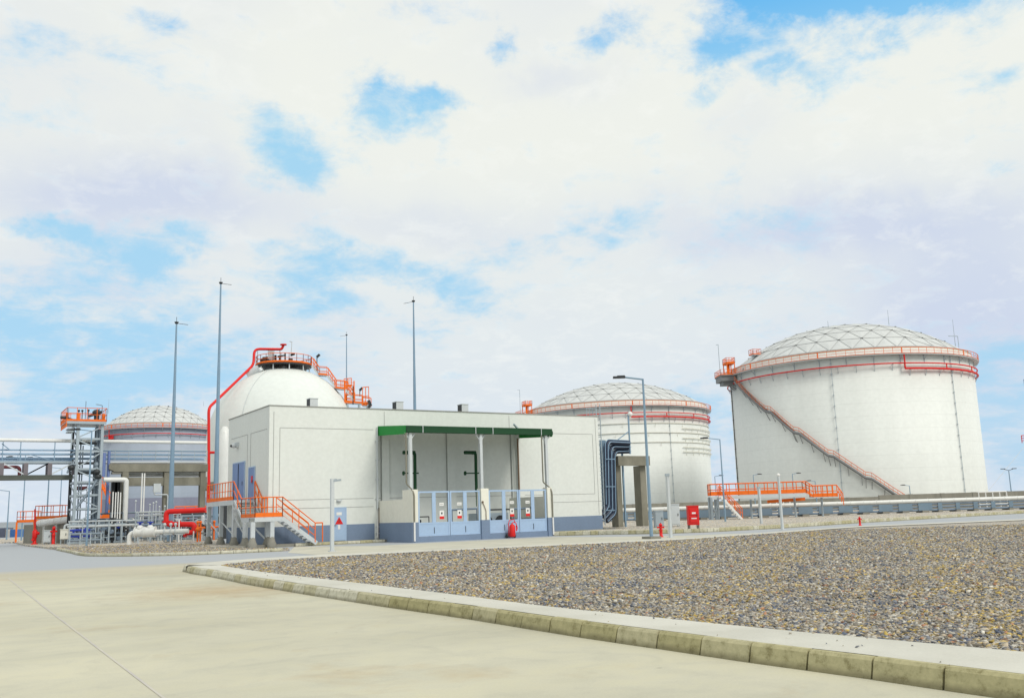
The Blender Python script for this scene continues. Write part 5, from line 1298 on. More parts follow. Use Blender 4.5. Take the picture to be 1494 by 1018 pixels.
# ------------------------------------------------------------------ pipe bridge, runs parallel to the building
pB = P(112, 700, 78); Ybr = pB.y
zb0 = onY(0, 699, Ybr).z; zb1 = onY(0, 693, Ybr).z; zt0 = onY(0, 673.5, Ybr).z; zu = [onY(0, y, Ybr).z for y in (641, 655.5, 661.5)]
xL = onY(-120, 690, Ybr).x; xM = onY(106, 690, Ybr).x; xR_ = onY(301.5, 690, Ybr).x
br = thing('pipe_bridge', (xL, Ybr, 0), 'steel truss bridge carrying long pipes in from the left edge', 'pipe bridge')
mb = MB(); mb.box(xL, xM, Ybr-.1, Ybr+.1, zb0-.02, zb1); mb.box(xL, xM, Ybr+2.2, Ybr+2.4, zb0, zb1); mb.box(xL, xM, Ybr-.3, Ybr-.101, zb0-.06, zb0+.14)
mb.build_each('bottom_chord', DKSTEEL, br)
mb = MB(); mb.box(xL, xM, Ybr-.07, Ybr+.07, zt0-.09, zt0+.06); mb.box(xL, xM, Ybr+2.2, Ybr+2.34, zt0-.06, zt0+.06); mb.build_each('top_chord', GALV, br)
xv = [onY(px, 680, Ybr).x for px in (-34, 2.5, 38, 73, 108)]
mb = MB()
for x in xv: mb.box(x-.16, x+.16, Ybr-.09, Ybr+.09, zb1+.001, zt0-.091); mb.box(x-.1, x+.1, Ybr+2.2, Ybr+2.3, zb1, zt0-.07)
mb.build_each('post', paint('dark_mauve_steel', (.20,.18,.20), .6, .2, dirt=.2), br)
mb = MB()
for i, (a, b) in enumerate(zip(xv, xv[1:])):
    p, q = ((a+.1, Ybr-.02, zt0-.1), (b-.1, Ybr-.02, zb1+.05)); r_, s_ = ((a+.1, Ybr-.02, zb1+.05), (b-.1, Ybr-.02, zt0-.1))
    if i % 4 in (0, 1): mb.bar(p, q, .1, .1)
    if i % 4 in (2, 3, 1): mb.bar(r_, s_, .1, .1) if i != 1 else None
mb.bar((xv[2]+.1,Ybr-.02,zb1+.05),(xv[3]-.1,Ybr-.02,zt0-.1),.1,.1)
mb.build_each('diagonal', GALVL, br)
mb = MB()
for z, r, mt in ((zu[1], .07, 0), (zu[2], .09, 0), ): mb.tube((xL, Ybr+.4, z), (xR_, Ybr+.4, z), r, 8)
mb.tube((xL, Ybr+1.2, zt0+.35), (xR_, Ybr+1.2, zt0+.35), .1, 8); mb.tube((xL, Ybr+1.6, zt0+.75), (xR_, Ybr+1.6, zt0+.75), .08, 8); mb.tube((xL, Ybr+.9, zt0+.12), (xM, Ybr+.9, zt0+.12), .12, 8)
mb.build('pipe', LBPIPE, br)
mb = MB(); mb.tube((xL, Ybr+.2, zu[0]), (xR_, Ybr+.2, zu[0]-.05), .15, 10); mb.build('top_pipe', WPIPE, br)
mb = MB()
for px in (4, 30, 80): x = onY(px, 660, Ybr).x; mb.bar((x, Ybr+.2, zt0), (x, Ybr+.2, zu[0]-.1), .07, .07, up=(0,1,0))
mb.bar((onY(3,648,Ybr).x, Ybr+.2, zu[0]-.3), (onY(14,657,Ybr).x, Ybr+.2, zu[1]), .07)
for px in (27, 31, 38): x = onY(px, 660, Ybr).x; mb.bar((x, Ybr+.3, zt0), (x, Ybr+.3, zu[2]), .05, .05, up=(0,1,0))
mb.bar((onY(41,664,Ybr).x, Ybr+.3, zu[2]), (onY(80,670,Ybr).x, Ybr+.3, zt0+.1), .06); mb.build('stanchion', MAST, br)
mb = MB(); z_ = onY(10, 681, Ybr+1).z; mb.pipe([(xL, Ybr+1, z_), (onY(29,681,Ybr+1).x, Ybr+1, z_), (onY(29,681,Ybr+1).x, Ybr+1, zb1)], .14, 8); mb.build('branch_pipe', PURPLE, br)
# right-hand walkway part of the bridge, over the concrete frame
mb = MB(); zwk = onY(160, 673, Ybr).z; x0_ = onY(147, 673, Ybr).x; mb.box(x0_, xR_, Ybr-.1, Ybr+1.6, zwk-.12, zwk); mb.build('walkway', GALVL, br)
mb = MB(); mb.rail([(x0_, Ybr-.05, zwk), (xR_, Ybr-.05, zwk)], onY(184,656.5,Ybr).z-zwk, 1.15, .03, 2); mb.build('railing', GALV, br)

# concrete frame under the right part
fY = Ybr-.4
zf1, zf0 = onY(160, 676.5, fY).z, onY(160, 688, fY).z; zg1_, zg0 = onY(200, 696, fY+.2).z, onY(200, 708.5, fY+.2).z
fr_ = thing('pipe_gantry', (onY(160,680,fY).x, fY, 0), 'weathered concrete gantry with two long beams carrying the pipes', 'gantry')
xa = onY(159, 680, fY).x
mb = MB(); mb.add([(xa,fY,zf0+.25),(xa+.5,fY,zf0),(xR_,fY,zf0),(xR_,fY,zf1),(xa,fY,zf1),(xa,fY+.8,zf0+.25),(xa+.5,fY+.8,zf0),(xR_,fY+.8,zf0),(xR_,fY+.8,zf1),(xa,fY+.8,zf1)], [(0,1,2,3,4),(9,8,7,6,5),(0,5,6,1),(1,6,7,2),(2,7,8,3),(3,8,9,4),(4,9,5,0)])
mb.build('beam', CONC, fr_)
mb = MB(); mb.box(onY(188.5,700,fY).x, xR_, fY+.2, fY+.8, zg0, zg1_); mb.build('beam', CONC, fr_)
for pa, pb, dy in ((178.5,187.5,.02),(240,253.5,.1),(293,300.5,.1)):
    a, b = onY(pa,700,fY).x, onY(pb,700,fY).x; mb = MB(); mb.box(a, b, fY+dy, fY+.79, 0, zf0-.002); mb.build('column', CONC, fr_)
a = onY(159,680,fY).x; mb = MB(); mb.box(onY(164,690,fY).x, onY(178,690,fY).x, fY+.1, fY+.7, onY(170,691,fY).z, zf0-.003); mb.build('corbel', CONCG, fr_)
mb = MB(); xx0, xx1 = onY(188.5,690,fY+.5).x, xR_; z_ = onY(200,692,fY+.5).z; mb.tube((xx0, fY+1.2, z_), (xx1, fY+1.2, z_), .16, 8); mb.tube((xx0, fY+1.6, z_+.2), (xx1, fY+1.6, z_+.2), .12, 8); mb.build('pipe', WPIPE, fr_)
mb = MB(); q = onY(229, 712, fY-.05); mb.box(q.x-.3, q.x+.3, fY-.2, fY+.1, q.z-.35, q.z+.4); mb.pipe([(q.x-.2,fY-.1,q.z-.35),(q.x-.2,fY-.1,q.z-.55),(q.x+.9,fY-.1,q.z-.55),(q.x+.9,fY-.1,.1)], .06, 6); mb.build('junction_box', GALVL, fr_)
mb = MB(); q = onY(151,699.5,Ybr-1); r_ = onY(184.5,699.5,Ybr-1); mb.pipe([(q.x,Ybr-1,q.z),(r_.x,Ybr-1,r_.z),(r_.x,Ybr-1,.1)], .21, 10, rad=.2); o = tag(mb.build('elbow_pipe', WPIPE), 'white insulated pipe turning down beside the concrete gantry', 'pipe')
# dark tall vessel/shaft between
mb = MB()
for px in (167, 172): a = onY(px, 720, Ybr+1.2); mb.box(a.x-.25, a.x+.2, Ybr+1.2, Ybr+1.7, 0, onY(px, 703, Ybr+1.2).z)
tag(mb.build('duct', DARKM), 'pair of dark vertical ducts behind the white elbow pipe', 'duct')
mb = MB()
for k, px in enumerate((165, 169, 172.5, 176)): a = onY(px, 720, Ybr-1.2); mb.tube((a.x, Ybr-1.2, .1), (a.x, Ybr-1.2, onY(px, 717+k%2, Ybr-1.2).z), .055, 6)
for px in (206.5, 210): a = onY(px, 720, Ybr-1.2); mb.tube((a.x, Ybr-1.2, .1), (a.x, Ybr-1.2, onY(px, 690, Ybr-1.2).z), .06, 6)
tag(mb.build('conduit_group', PLATE), 'group of thin white vertical pipes in front of the concrete gantry', 'pipes')

# ------------------------------------------------------------------ steel tower with orange top
TY = Ybr-.9
def tx(px, y=TY, py=690): return onY(px, py, y).x
xa, xb_ = tx(110.8), tx(146.5); tD = 3.2
zp_ = onY(128, 615, TY).z
tw = thing('steel_tower', (xa, TY, 0), 'lattice steel tower with an orange railed top platform', 'tower')
cols = [(xa, TY), (xb_, TY), (xa, TY+tD), (xb_, TY+tD)]
for i, (x, y) in enumerate(cols):
    mb = MB(); mb.box(x-.11, x+.11, y-.15, y-.11, 0, zp_-.2); mb.box(x-.11, x+.11, y+.11, y+.15, 0, zp_-.2); mb.box(x-.03, x+.03, y-.109, y+.109, 0, zp_-.2); mb.build('column', GALV if i < 2 else DARKM, tw)
levels = [onY(128, y, TY).z for y in (766, 742, 722, 703, 684, 658, 640)]
mb = MB()
for z in levels:
    for (a, b) in ((0,1),(2,3),(0,2),(1,3)): mb.bar((*cols[a], z), (*cols[b], z), .12, .16)
mb.build_each('cross_beam', GALV, tw)
mb = MB(); lv = [.2]+levels+[zp_-.3]
for i, (z0, z1) in enumerate(zip(lv, lv[1:])):
    a, b = (0, 1) if i % 2 else (1, 0)
    mb.bar((*cols[a], z0+.1), (*cols[b], z1-.1), .1); mb.bar((*cols[0], z0+.1), (*cols[2], z1-.1), .08); mb.bar((*cols[3], z0+.1), (*cols[1], z1-.1), .08)
mb.build_each('diagonal', GALV, tw)
x0_, x1_ = tx(96.5, py=615), tx(154.5, py=612)
mb = MB(); mb.box(x0_, x1_, TY-.4, TY+tD+.5, zp_-.12, zp_); mb.box(x0_, x1_, TY-.4, TY-.3, zp_-.22, zp_-.121); pf = mb.build('platform', GALV, tw)
mb = MB(); cr = [(x0_, TY-.4, zp_), (x1_, TY-.4, zp_), (x1_, TY+tD+.5, zp_), (x0_, TY+tD+.5, zp_), (x0_, TY-.4, zp_)]
mb.rail(cr, 1.1, .8, .026, 2, toe=.17); mb.rail([(x0_, TY-.4, zp_-.5), (x0_, TY+tD, zp_-.5)], .8, .8, .03, 3, toe=.2)
for px, py in ((98.5, 604),(114,601.5),(151,607)):
    a = onY(px, py+6, TY+1.0); mb.obox((a.x, TY+1.0, zp_+.4), (.12,0,0), (0,.12,0), (0,0,.4))
mb.build('railing', ORANGE, pf)
mb = MB()
for px, y0, y1 in ((119.5,613,599),(114.5,613,599),(128.5,613,598.5)): a = onY(px,y0,TY+1.5); mb.tube((a.x, TY+1.5, zp_), (a.x, TY+1.5, onY(px,y1,TY+1.5).z), .04, 5); mb.sphere((a.x, TY+1.5, onY(px,y1,TY+1.5).z), .1, 8)
a = onY(141, 602, TY+1); mb.sphere((a.x, TY+1, a.z), .36, 10, .8); mb.tube((a.x-.6, TY+1, a.z-.3), (a.x+.4, TY+1, a.z+.1), .12, 8); mb.tube((a.x, TY+1, zp_), (a.x, TY+1, a.z), .2, 8); mb.tube((a.x+.2, TY+.9, a.z+.3), (a.x-.3, TY+.9, a.z-.25), .05, 6)
mb.tube(onY(88, 608.5, TY), onY(97, 609, TY), .12, 8); mb.tube(onY(97,609,TY), onY(112,614,TY), .08, 8); mb.build('valve', DARKM, pf)
mb = MB(); a = onY(148.5, 612, TY+1); mb.pipe([(a.x, TY+1, zp_), (a.x, TY+1, onY(148.5,591,TY+1).z), onY(140, 589.5, TY+1)], .04, 5); a = onY(124.3,612,TY+2); mb.tube((a.x,TY+2,zp_),(a.x,TY+2,onY(124.3,585,TY+2).z), .035, 5); a = onY(99.5,612,TY); mb.tube((a.x,TY,zp_),(a.x,TY,onY(99.5,595,TY).z), .03, 5)
mb.build('lamp_pole', MAST, pf)
# pipes running up the tower
mb = MB()
for px, top, r in ((138.5, 622, .11),(142, 626, .08),(115.5, 640, .06),(119, 650, .05)):
    a = onY(px, 700, TY+.6); mb.pipe([(a.x, TY+.6, .3), (a.x, TY+.6, onY(px, top, TY+.6).z)], r, 8)
mb.pipe([onY(142, 700, TY-.2), onY(146, 692, TY-.2), onY(134, 712, TY-.2), onY(112, 740, TY-.2)], .1, 8); mb.pipe([onY(98, 690, TY-.2), onY(104, 676, TY-.2), onY(111, 678, TY-.2)], .08, 8)
for py in (678, 684, 655): mb.sphere(onY(141, py, TY+.3), .28, 8)
mb.build('riser_pipe', YARD, tw)
mb = MB(); mb.tube(onY(112, 712, TY+1), onY(127, 712, TY+1), .16, 8); mb.build('riser_pipe', PURPLE, tw)
mb = MB()
for py in (646.5, 675.5, 690): mb.obox(onY(125, py, TY+.4), (.85,0,0), (0,.1,0), (0,0,.1))
for k in range(3): mb.sphere(onY((104,141,143)[k], (682,688,695)[k], TY-.2), .3, 8, .8)
mb.build('valve', DARKM, tw)
mb = MB(); xl_ = tx(135.5)
for dx in (0, .4): mb.tube((xl_+dx, TY+tD-.3, .2), (xl_+dx, TY+tD-.3, levels[3]), .03, 5)
for i in range(int((levels[3]-.4)/.3)): mb.tube((xl_, TY+tD-.3, .4+i*.3), (xl_+.4, TY+tD-.3, .4+i*.3), .02, 5)
mb.build('ladder', GALV, tw)
mb = MB(); a, b = tx(96), tx(104)
for z in (onY(100, 625, TY).z, onY(100, 629, TY).z): mb.box(a, b, TY-.1, TY+1.5, z-.05, z+.05)
mb.bar((a+.3, TY, onY(96.5, 628, TY).z), (a+.3, TY, onY(96.5, 655, TY).z), .08, .08, up=(0,1,0)); mb.build('side_bracket', GALV, tw)
mb = MB(); a = onY(149.5, 690, TY+.5); mb.tube((a.x, TY+.5, 5.5), (a.x, TY+.5, onY(150,660,TY).z), .22, 10); mb.tube((a.x+.5, TY+.8, 2.5), (a.x+.5, TY+.8, onY(150,657,TY).z), .12, 8); mb.build('pipe', paint('blue_violet_pipe', (.17,.24,.50), .5, dirt=.2), tw)

# ------------------------------------------------------------------ orange platforms, wall and cabinets at far left
def small_platform(pa, pb, py, d, hr, label, legs=True):
    a, b = P(pa, py, d), P(pb, py-.5, d); zz = a.z; b.z = zz; m = thing('service_platform', V((a.x,a.y,GB)), label, 'platform')
    mb = MB(); wv = yR*1.2; mb.obox((a+b)/2+wv/2, (b-a)/2, wv/2, (0,0,.05)); mb.build('deck', GALV, m)
    mb = MB(); mb.rail([a, b], hr, .9, .03, 2, toe=.25); mb.rail([a+wv, b+wv], hr, .9, .03, 2, toe=.2); mb.rail([a, a+wv], hr, .6, .03, 2); mb.rail([b, b+wv], hr, .6, .03, 2, toe=.3)
    for q in (a, b): mb.bar((q.x, q.y, GB), (q.x, q.y, zz+.05), .16, .16, up=(0,1,0))
    mb.build('railing', ORANGE, m)
    return m
small_platform(24.5, 50, 762, 92, 1.05, 'lower orange service platform at the left end of the concrete wall')
small_platform(51, 90, 757, 84, 1.15, 'upper orange service platform beside the concrete wall')
mb = MB(); a, b = base(38, 788, 86), base(106, 788, 80); dv = (b-a); nv = V((-dv.y, dv.x, 0)).normalized(); H = P(60, 764.5, 84).z
mb.obox((a+b)/2+V((0,0,H/2)), dv/2, nv*.25, (0,0,H/2)); mb.obox(a.lerp(b,.28)+V((0,0,H/2)), dv*.012, nv*.4, (0,0,H/2+.05)); tag(mb.build('block_wall', CONCG), 'thick grey concrete wall under the orange service platforms', 'wall')
mb = MB(); a, b = P(57, 763, 82), P(106, 757, 80); mb.tube(a, b, .28, 12)
for i in range(5): q = a.lerp(b, .1+i*.2); mb.tube(q, q+(b-a).normalized()*.12, .31, 12)
for i in (0, 2, 4): q = a.lerp(b, .15+i*.18); mb.bar((q.x,q.y,GB), q, .15, .15, up=(0,1,0))
tag(mb.build('insulated_pipe', WPIPE), 'thick white pipe lying on top of the concrete wall', 'pipe')
cabinet(62.8, 73.5, 774, 793, 78, GB, GALVL, 'pale grey cabinet between the red post and the slim red hydrant')
cabinet(87, 98, 772.5, 792, 76, GB, CREAM, 'beige cabinet on legs right of the slim red hydrant', legs=.4)
b = base(50, 793, 79, GB); m = thing('fire_monitor', b, 'red fire monitor post at the left end of the concrete wall', 'fire monitor')
mb = MB(); mb.lathe(b, [(.26,0),(.26,.08),(.14,.1),(.14,.5),(.2,.55),(.2,1.1),(.13,1.15),(.09,1.25),(.01,1.26)], 12); mb.build('post', RED, m)
mb = MB(); mb.tube(b+V((0,0,.9)), b+xR*.35+V((0,0,.9)), .12, 8); mb.tube(b+V((0,0,1.3)), b-xR*.1+V((0,0,2.9)), .07, 8); mb.tube(b+V((0,0,.4)), b-yR*.3+V((0,0,.4)), .12, 8); mb.build('nozzle', RED, m)

# ------------------------------------------------------------------ pipework yard
rnd = random.Random(11)
def yard_rack(pa, pb, d, zs, mat, name, label, n_leg=5, r=.06, legmat=None):
    a, b = base(pa, 785, d, GB), base(pb, 785, d, GB); m = thing(name, a, label, 'pipes')
    mb = MB()
    for k, z in enumerate(zs): mb.tube(a+V((0,0,z))+yR*.12*k, b+V((0,0,z+rnd.uniform(-.05,.05)))+yR*.12*k, r*rnd.uniform(.7,1.4), 8)
    mb.build_each('pipe', mat, m)
    mb = MB()
    for i in range(n_leg): q = a.lerp(b, (i+.15)/(n_leg-.7)); mb.bar(q-yR*.05, q-yR*.05+V((0,0,max(zs)+.05)), .08, .08, up=(0,1,0)); mb.bar(q+V((0,0,.5)), q+yR*1.2+V((0,0,.5)), .07)
    mb.build('stanchions', legmat or GALV, m)
    return m
yard_rack(98, 300, 84, (.5,.95,1.5,1.95), YARD, 'yard_pipes', 'rear row of grey pipes in the pipework yard', 9)
yard_rack(98, 200, 74, (1.35,1.75), GALVL, 'yard_pipes', 'white horizontal pipes on stanchions in front of the tower', 6, .07)
yard_rack(140, 255, 79, (.3,1.0,1.6,2.35), YARD, 'yard_pipes', 'middle row of pale pipes in the pipework yard', 7, .07)
yard_rack(198, 262, 72, (2.3,2.05), GALVL, 'yard_pipes', 'raised white pipes above the two white valves', 4, .07)
yard_rack(262, 318, 78, (.4,1.2,1.9), YARD, 'yard_pipes', 'pale pipes behind the red pipe loop', 4, .1)
yard_rack(100, 150, 71, (.35,.8), YARD, 'yard_pipes', 'low pale pipes left of the blue lamp post foot', 4, .08)
# many small verticals, valves and instruments, each cluster a skid
def skid(px0, px1, d, label, cols_, n=9):
    a, b = base(px0, 788, d, GB), base(px1, 788, d, GB); m = thing('valve_skid', (a+b)/2, label, 'valve skid', 'valve skids in the pipework yard')
    mb = MB(); mb.obox((a+b)/2+yR*.6+V((0,0,.1)), (b-a)/2, yR*.6, (0,0,.08)); 
    for i in range(4): q = a.lerp(b, i/3); mb.bar(q, q+V((0,0,1.5)), .09, .09, up=(0,1,0)); mb.bar(q+yR*1.2, q+yR*1.2+V((0,0,1.5)), .09, .09, up=(0,1,0)); mb.bar(q+V((0,0,1.5)), q+yR*1.2+V((0,0,1.5)), .08)
    mb.bar(a+V((0,0,1.5)), b+V((0,0,1.5)), .08); mb.build('frame', GALV, m)
    mb = MB(); mv = MB()
    for i in range(n):
        q = a.lerp(b, rnd.uniform(.03,.97))+yR*rnd.uniform(0,1.1); h = rnd.uniform(.6,1.9); r = rnd.choice((.04,.05,.08,.1)); q2 = q+(b-a).normalized()*rnd.uniform(-.9,.9)
        mb.pipe([q, q+V((0,0,h)), q2+V((0,0,h)), q2+V((0,0,rnd.uniform(.1,.5)))], r, 8)
        v_ = q+V((0,0,h*.6)); mv.sphere(v_, r*2.1, 8); mv.tube(v_, v_-yR*.3, .03, 5); mv.tube(v_-yR*.3, v_-yR*.33, .16, 10); mv.tube(q+V((0,0,h*.3)), q+V((0,0,h*.3+.05)), r*2, 8)
    mb.build('pipework', cols_[0], m); mv.build('valves', cols_[1], m)
skid(102, 122, 77, 'skid of grey pipework left of the tower foot', (GALVL, DARKM))
skid(128, 150, 76, 'skid of pipework right of the blue lamp post', (GPIPE, GALV), 12)
skid(151, 176, 75, 'dark grey skid of stacked pipes below the orange shield', (DARKM, GPIPE), 14)
skid(226, 250, 80, 'skid of pale pipework behind the white valve pipe', (GALVL, GALV), 12)
skid(281, 303, 74, 'skid beside the first stair leg, with dark and blue valves', (GALVL, DARKM), 10)
yard_rack(104, 190, 80, (.7,1.15,1.85), GPIPE, 'yard_pipes', 'blue grey pipes behind the bright blue pump', 6, .09, GALV)
yard_rack(150, 238, 76.5, (.55,.85,1.35), GPIPE, 'yard_pipes', 'blue grey pipes behind the large white elbow pipe', 6, .08, GALV)
yard_rack(225, 300, 82, (.8,1.6,2.1), DARKM, 'yard_pipes', 'dark pipes behind the thick red pipe', 5, .07, GALV)
skid(186, 205, 82, 'skid of mixed grey pipework behind the white valves', (GPIPE, DARKM), 12)
skid(205, 228, 84, 'taller skid with many small risers behind the white valves', (PLATE, DARKM), 16)
skid(252, 280, 80, 'skid of dark pipework behind the lower arm of the red pipe', (YARD, DARKM), 13)
skid(100, 125, 83, 'rear skid of many thin pipes between the beige cabinet and the tower', (YARD, DARKM), 18)
skid(176, 196, 80, 'skid of thin pale risers below the white elbow pipe', (PLATE, DARKM), 16)
skid(228, 262, 86, 'rearmost skid of dark pipework behind the red pipe', (YARD, DARKM), 20)
# thin risers and gauges standing out of the pipework
for k, px in enumerate((196, 203, 217, 222, 226, 231, 239, 250, 257)):
    q_ = base(px, 788, 79, GB); h = 1.9+rnd.uniform(0, 1.4); mb = MB(); mb.tube(q_, q_+V((0,0,h)), .03, 6); mb.sphere(q_+V((0,0,h)), .09, 8); mb.tube(q_+V((0,0,h*.7)), q_+V((0,0,h*.7))+xR*.3, .03, 5)
    tag(mb.build('gauge_stand', GALVL), 'thin pale gauge riser standing among the yard pipes', 'gauge', 'thin gauge risers in the pipework yard')
# blue pump
b = base(112, 790, 75, GB); m = thing('blue_pump', b, 'bright blue pump set left of the light blue lamp post', 'pump')
mb = MB(); mb.obox(b+xR*.3+V((0,0,.1)), xR*.9, yR*.35, (0,0,.08)); mb.build('base_frame', GALV, m)
mb = MB(); q = b+V((0,0,.65)); mb.tube(q-xR*.55, q+xR*.35, .24, 12); mb.sphere(q+xR*.7, .34, 12); mb.tube(q+xR*.7, q+xR*.7+V((0,0,.6)), .12, 10); mb.tube(q+xR*.7, q+xR*1.15, .13, 10); mb.tube(q-xR*.3+V((0,0,.0)), q-xR*.3+V((0,0,.5)), .09, 8); mb.tube(q-xR*.6+V((0,0,.42)), q+xR*1.0+V((0,0,.42)), .09, 8)
for s_ in (-.4, .0, .8): mb.bar(q+xR*s_, q+xR*s_-V((0,0,.5)), .14, .2)
mb.build('body', BPIPE, m)
b = base(168, 790, 76, GB); m = thing('blue_pump', b, 'small dark blue valve unit right of the tower foot', 'pump')
mb = MB(); q = b+V((0,0,1.15)); mb.tube(q-xR*.4, q+xR*.45, .14, 10); mb.sphere(q, .24, 10); mb.tube(q, q+V((0,0,.45)), .06, 6); mb.tube(q+V((0,0,.42)), q+V((0,0,.46)), .22, 12); mb.build('body', BPIPE, m)
mb = MB(); mb.bar(b+xR*-.35, b+xR*-.35+V((0,0,1.1)), .1); mb.bar(b+xR*.35, b+xR*.35+V((0,0,1.1)), .1); mb.build('support', GALV, m)
# white pipe with two valves
dW = 68
def wp(px, py, dd=0): return P(px, py, dW+dd)
m = thing('valve_pipe', base(188, 790, dW, GB), 'large white pipe with an elbow and two white valves with blue caps', 'pipe')
mb = MB(); a = base(188.5, 790, dW, GB); zz = wp(230, 775.5).z; mb.pipe([a, V((a.x, a.y, zz)), V((wp(275,775).x, wp(275,775).y, zz))], .17, 12, rad=.42)
mb.build('pipe', WPIPE, m)
for px0, px1 in ((197.5, 210.5), (211.5, 226.5)):
    mb = MB(); a = wp(px0, 775); b = wp(px1, 775); a.z = b.z = zz; mb.tube(a, b, .30 if px0 < 200 else .36, 14); mb.tube(a-xR*.02, a+xR*.05, .40, 14); mb.tube(b-xR*.05, b+xR*.02, .40, 14); mb.sphere((a+b)/2+V((0,0,.3)), .24, 10); v_ = mb.build('valve', WPIPE, m)
    mb = MB(); c_ = (a+b)/2; mb.tube(c_+V((0,0,.4)), c_+V((0,0,.72)), .09, 8); mb.tube(c_+V((0,0,.66)), c_+V((0,0,.74)), .22, 10); mb.build('actuator', BPIPE, v_)
mb = MB()
for px in (200, 228, 246, 262): q = base(px, 790, dW, GB); mb.bar(q+xR*.12, V((q.x,q.y,zz))+xR*.12, .07, .07, up=(0,1,0)); mb.obox(V((q.x,q.y,zz-.2)), xR*.3, yR*.2, (0,0,.03))
for px in (240, 249, 256): q = wp(px, 775); q.z = zz; mb.tube(q, q+V((0,0,.5)), .05, 6); mb.tube(q-xR*.02, q+xR*.06, .24, 12); mb.sphere(q+V((0,0,.5)), .12, 8)
mb.build('support', GALVL, m)
# red pipe loop
m = thing('red_pipe', base(262, 790, 70, GB), 'thick red pipe looping in an S in the pipework yard', 'pipe')
dR = 70
q = [P(*a, dR) for a in ((300,743.5),(242.5,746),(242.5,764.5),(276,764.5),(283,767),(283,774),(277,776.5),(270,777))]
mb = MB(); mb.pipe([q[0], q[1], q[2], q[3]], .19, 12, rad=.3); mb.pipe([q[3], P(283.5,764.8,dR), P(283.5,776,dR), q[7]], .19, 12, rad=.32, seg=7); mb.build('pipe', RED, m)
mb = MB()
for p_ in (q[2]+(q[1]-q[2])*.2, ): mb.tube(p_-V((0,0,.06)), p_+V((0,0,.06)), .28, 14)
for px in (250, 262): p_ = P(px, 764.5, dR); mb.tube(p_-xR*.04, p_+xR*.04, .27, 14)
p_ = q[7]; mb.tube(p_-xR*.05, p_+xR*.05, .33, 14); mb.build('flange', RED, m)
mb = MB()
for px in (260.5, 282): s_ = base(px, 790, dR-.3, GB); mb.bar(s_, s_+V((0,0,P(260,757 if px < 270 else 775,dR).z-GB)), .08, .08, up=(0,1,0))
mb.bar(P(256,757.5,dR-.3), P(264,757.5,dR-.3), .06); mb.build('support', PLATE, m)
# orange things behind
b = P(296, 752, 96); mb = MB(); mb.obox(P(270, 748.5, 96), xR*2.0, yR*.6, (0,0,.22)); mb.rail([P(255,752,96), P(300,751,96)], .9, 1, .05, 2, toe=.3); 
for px in (257, 275, 298): q_ = P(px, 750, 96); mb.bar((q_.x,q_.y,GB), q_, .15, .15, up=(0,1,0))
tag(mb.build('service_platform', ORANGE), 'orange service platform low behind the red pipe loop', 'platform')
mb = MB(); a, b = P(148, 706, 100), P(163, 737, 100); mb.bar(a, b, .4, .15); mb.rail([a, b], .9, .8, .035, 2)
mb.bar((b.x,b.y,GB), b, .2, .2, up=(0,1,0)); mb.bar((a.x,a.y,GB), a, .2, .2, up=(0,1,0)); tag(mb.build('steep_stair', ORANGE), 'steep orange stair leaning against the leftmost tank', 'stair')
c_ = P(164, 758, 92); mb = MB(); vs = [c_]; n = 12
for i in range(n+1): a = math.pi/2+math.pi/2*i/n; vs.append(c_+xR*math.cos(a)*1.15+V((0,0,math.sin(a)*1.0)))
mb.add(vs+[v+yR*.25 for v in vs], [tuple(range(n+2)), tuple(reversed(range(n+2, 2*n+4)))]+[(i, (i+1)%(n+2), n+2+(i+1)%(n+2), n+2+i) for i in range(n+2)])
for s_ in (-.9, -.15): mb.bar(V((c_.x,c_.y,GB))+xR*s_+yR*.12, c_+xR*s_+yR*.12, .1, .1)
tag(mb.build('shield_plate', ORANGE), 'orange quarter-round shield plate among the pipes', 'shield')
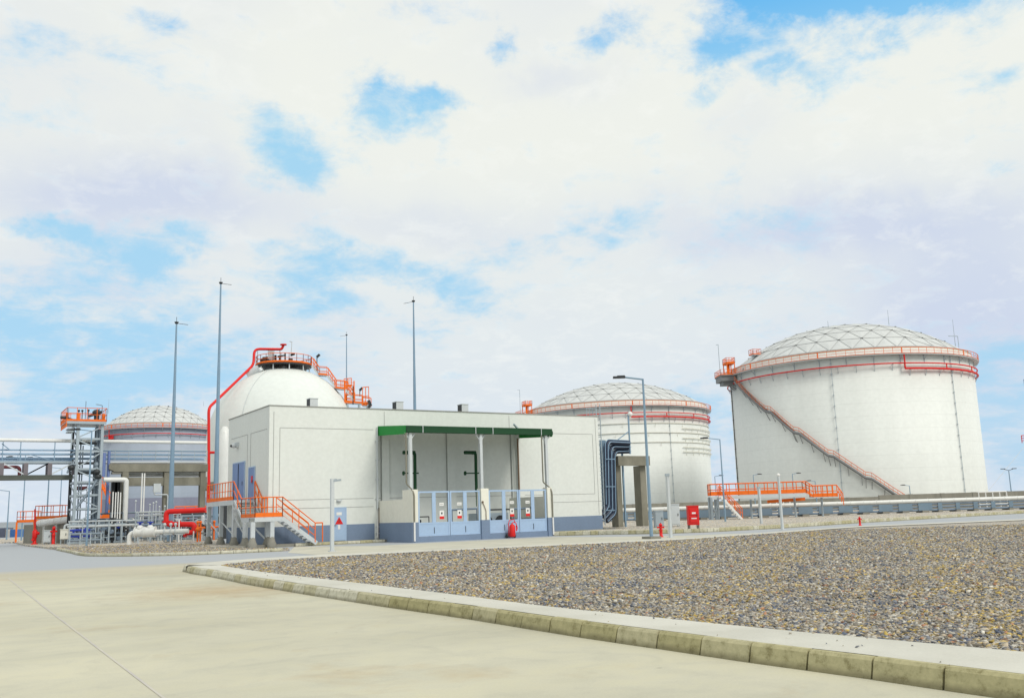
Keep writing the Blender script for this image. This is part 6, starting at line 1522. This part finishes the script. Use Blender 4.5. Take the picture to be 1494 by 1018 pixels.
for k, px in enumerate((288, 292, 305, 312)):
    mb = MB(); q_ = base(px, 788, 69+k*2, GB); mb.obox(q_+V((0,0,.7)), xR*.05, yR*.05, (0,0,.7)); mb.sphere(q_+V((0,0,.9)), .17, 8); mb.sphere(q_+V((0,0,1.4)), .12, 8); mb.tube(q_+V((0,0,1.0)), q_+V((0,0,1.0))+xR*.35, .07, 8)
    tag(mb.build('valve_stand', ORANGE), 'orange valve stand, '+('left of the outermost stair leg, nearest the red pipe','just left of the outermost stair leg','between the first two stair legs','right of the other orange stands, under the stair platform')[k], 'valve stand', 'orange valve stands by the stair legs')
# far left: containers, hills
fc = [(-30,-6,773,783,(.45,.06,.04),'red'),(-4,7,770,783,(.12,.14,.2),'dark'),(8,14,772,783,(.65,.63,.6),'white'),(14.5,24,772,783.5,(.06,.18,.45),'blue')]
for a, b, yt, yb, cc, nm in fc:
    p, q = base(a, yb, 150), base(b, yb, 150); H = P(a, yt, 150).z
    mb = MB(); mb.obox((p+q)/2+yR*1.2+V((0,0,H/2)), (q-p)/2, yR*1.2, (0,0,H/2))
    for i in range(8): r_ = p.lerp(q, (i+.5)/8); mb.obox(r_-yR*.03+V((0,0,H/2)), (q-p)/40, yR*.03, (0,0,H/2-.08))
    tag(mb.build('shipping_container', paint('container_'+nm, cc, .5, dirt=.2)), f'distant {nm} shipping container at the left edge', 'container', 'distant containers at the left edge')
mb = MB(); rn = random.Random(3); n = 60; vs = []
for i in range(n+1):
    a = YAW+math.radians(-50+100*i/n); d = V((math.sin(a), math.cos(a), 0)); h = 8+10*mnoise.noise(V((i*.25, 3, 0)))+6*mnoise.noise(V((i*.7, 9, 0)))
    vs += [d*2600+V((0,0,-2)), d*3000+V((0,0,h+6)), d*3600+V((0,0,-2))]
mb.add(vs, [(3*i, 3*i+3, 3*i+4, 3*i+1) for i in range(n)]+[(3*i+1, 3*i+4, 3*i+5, 3*i+2) for i in range(n)], True)
tag(mb.build('hills', paint('distant_hazed_hills', (.30,.33,.36), .9, dirt=.3, scale=.01)), kind='structure')  # pale blue-grey base colour stands in for haze over the distance
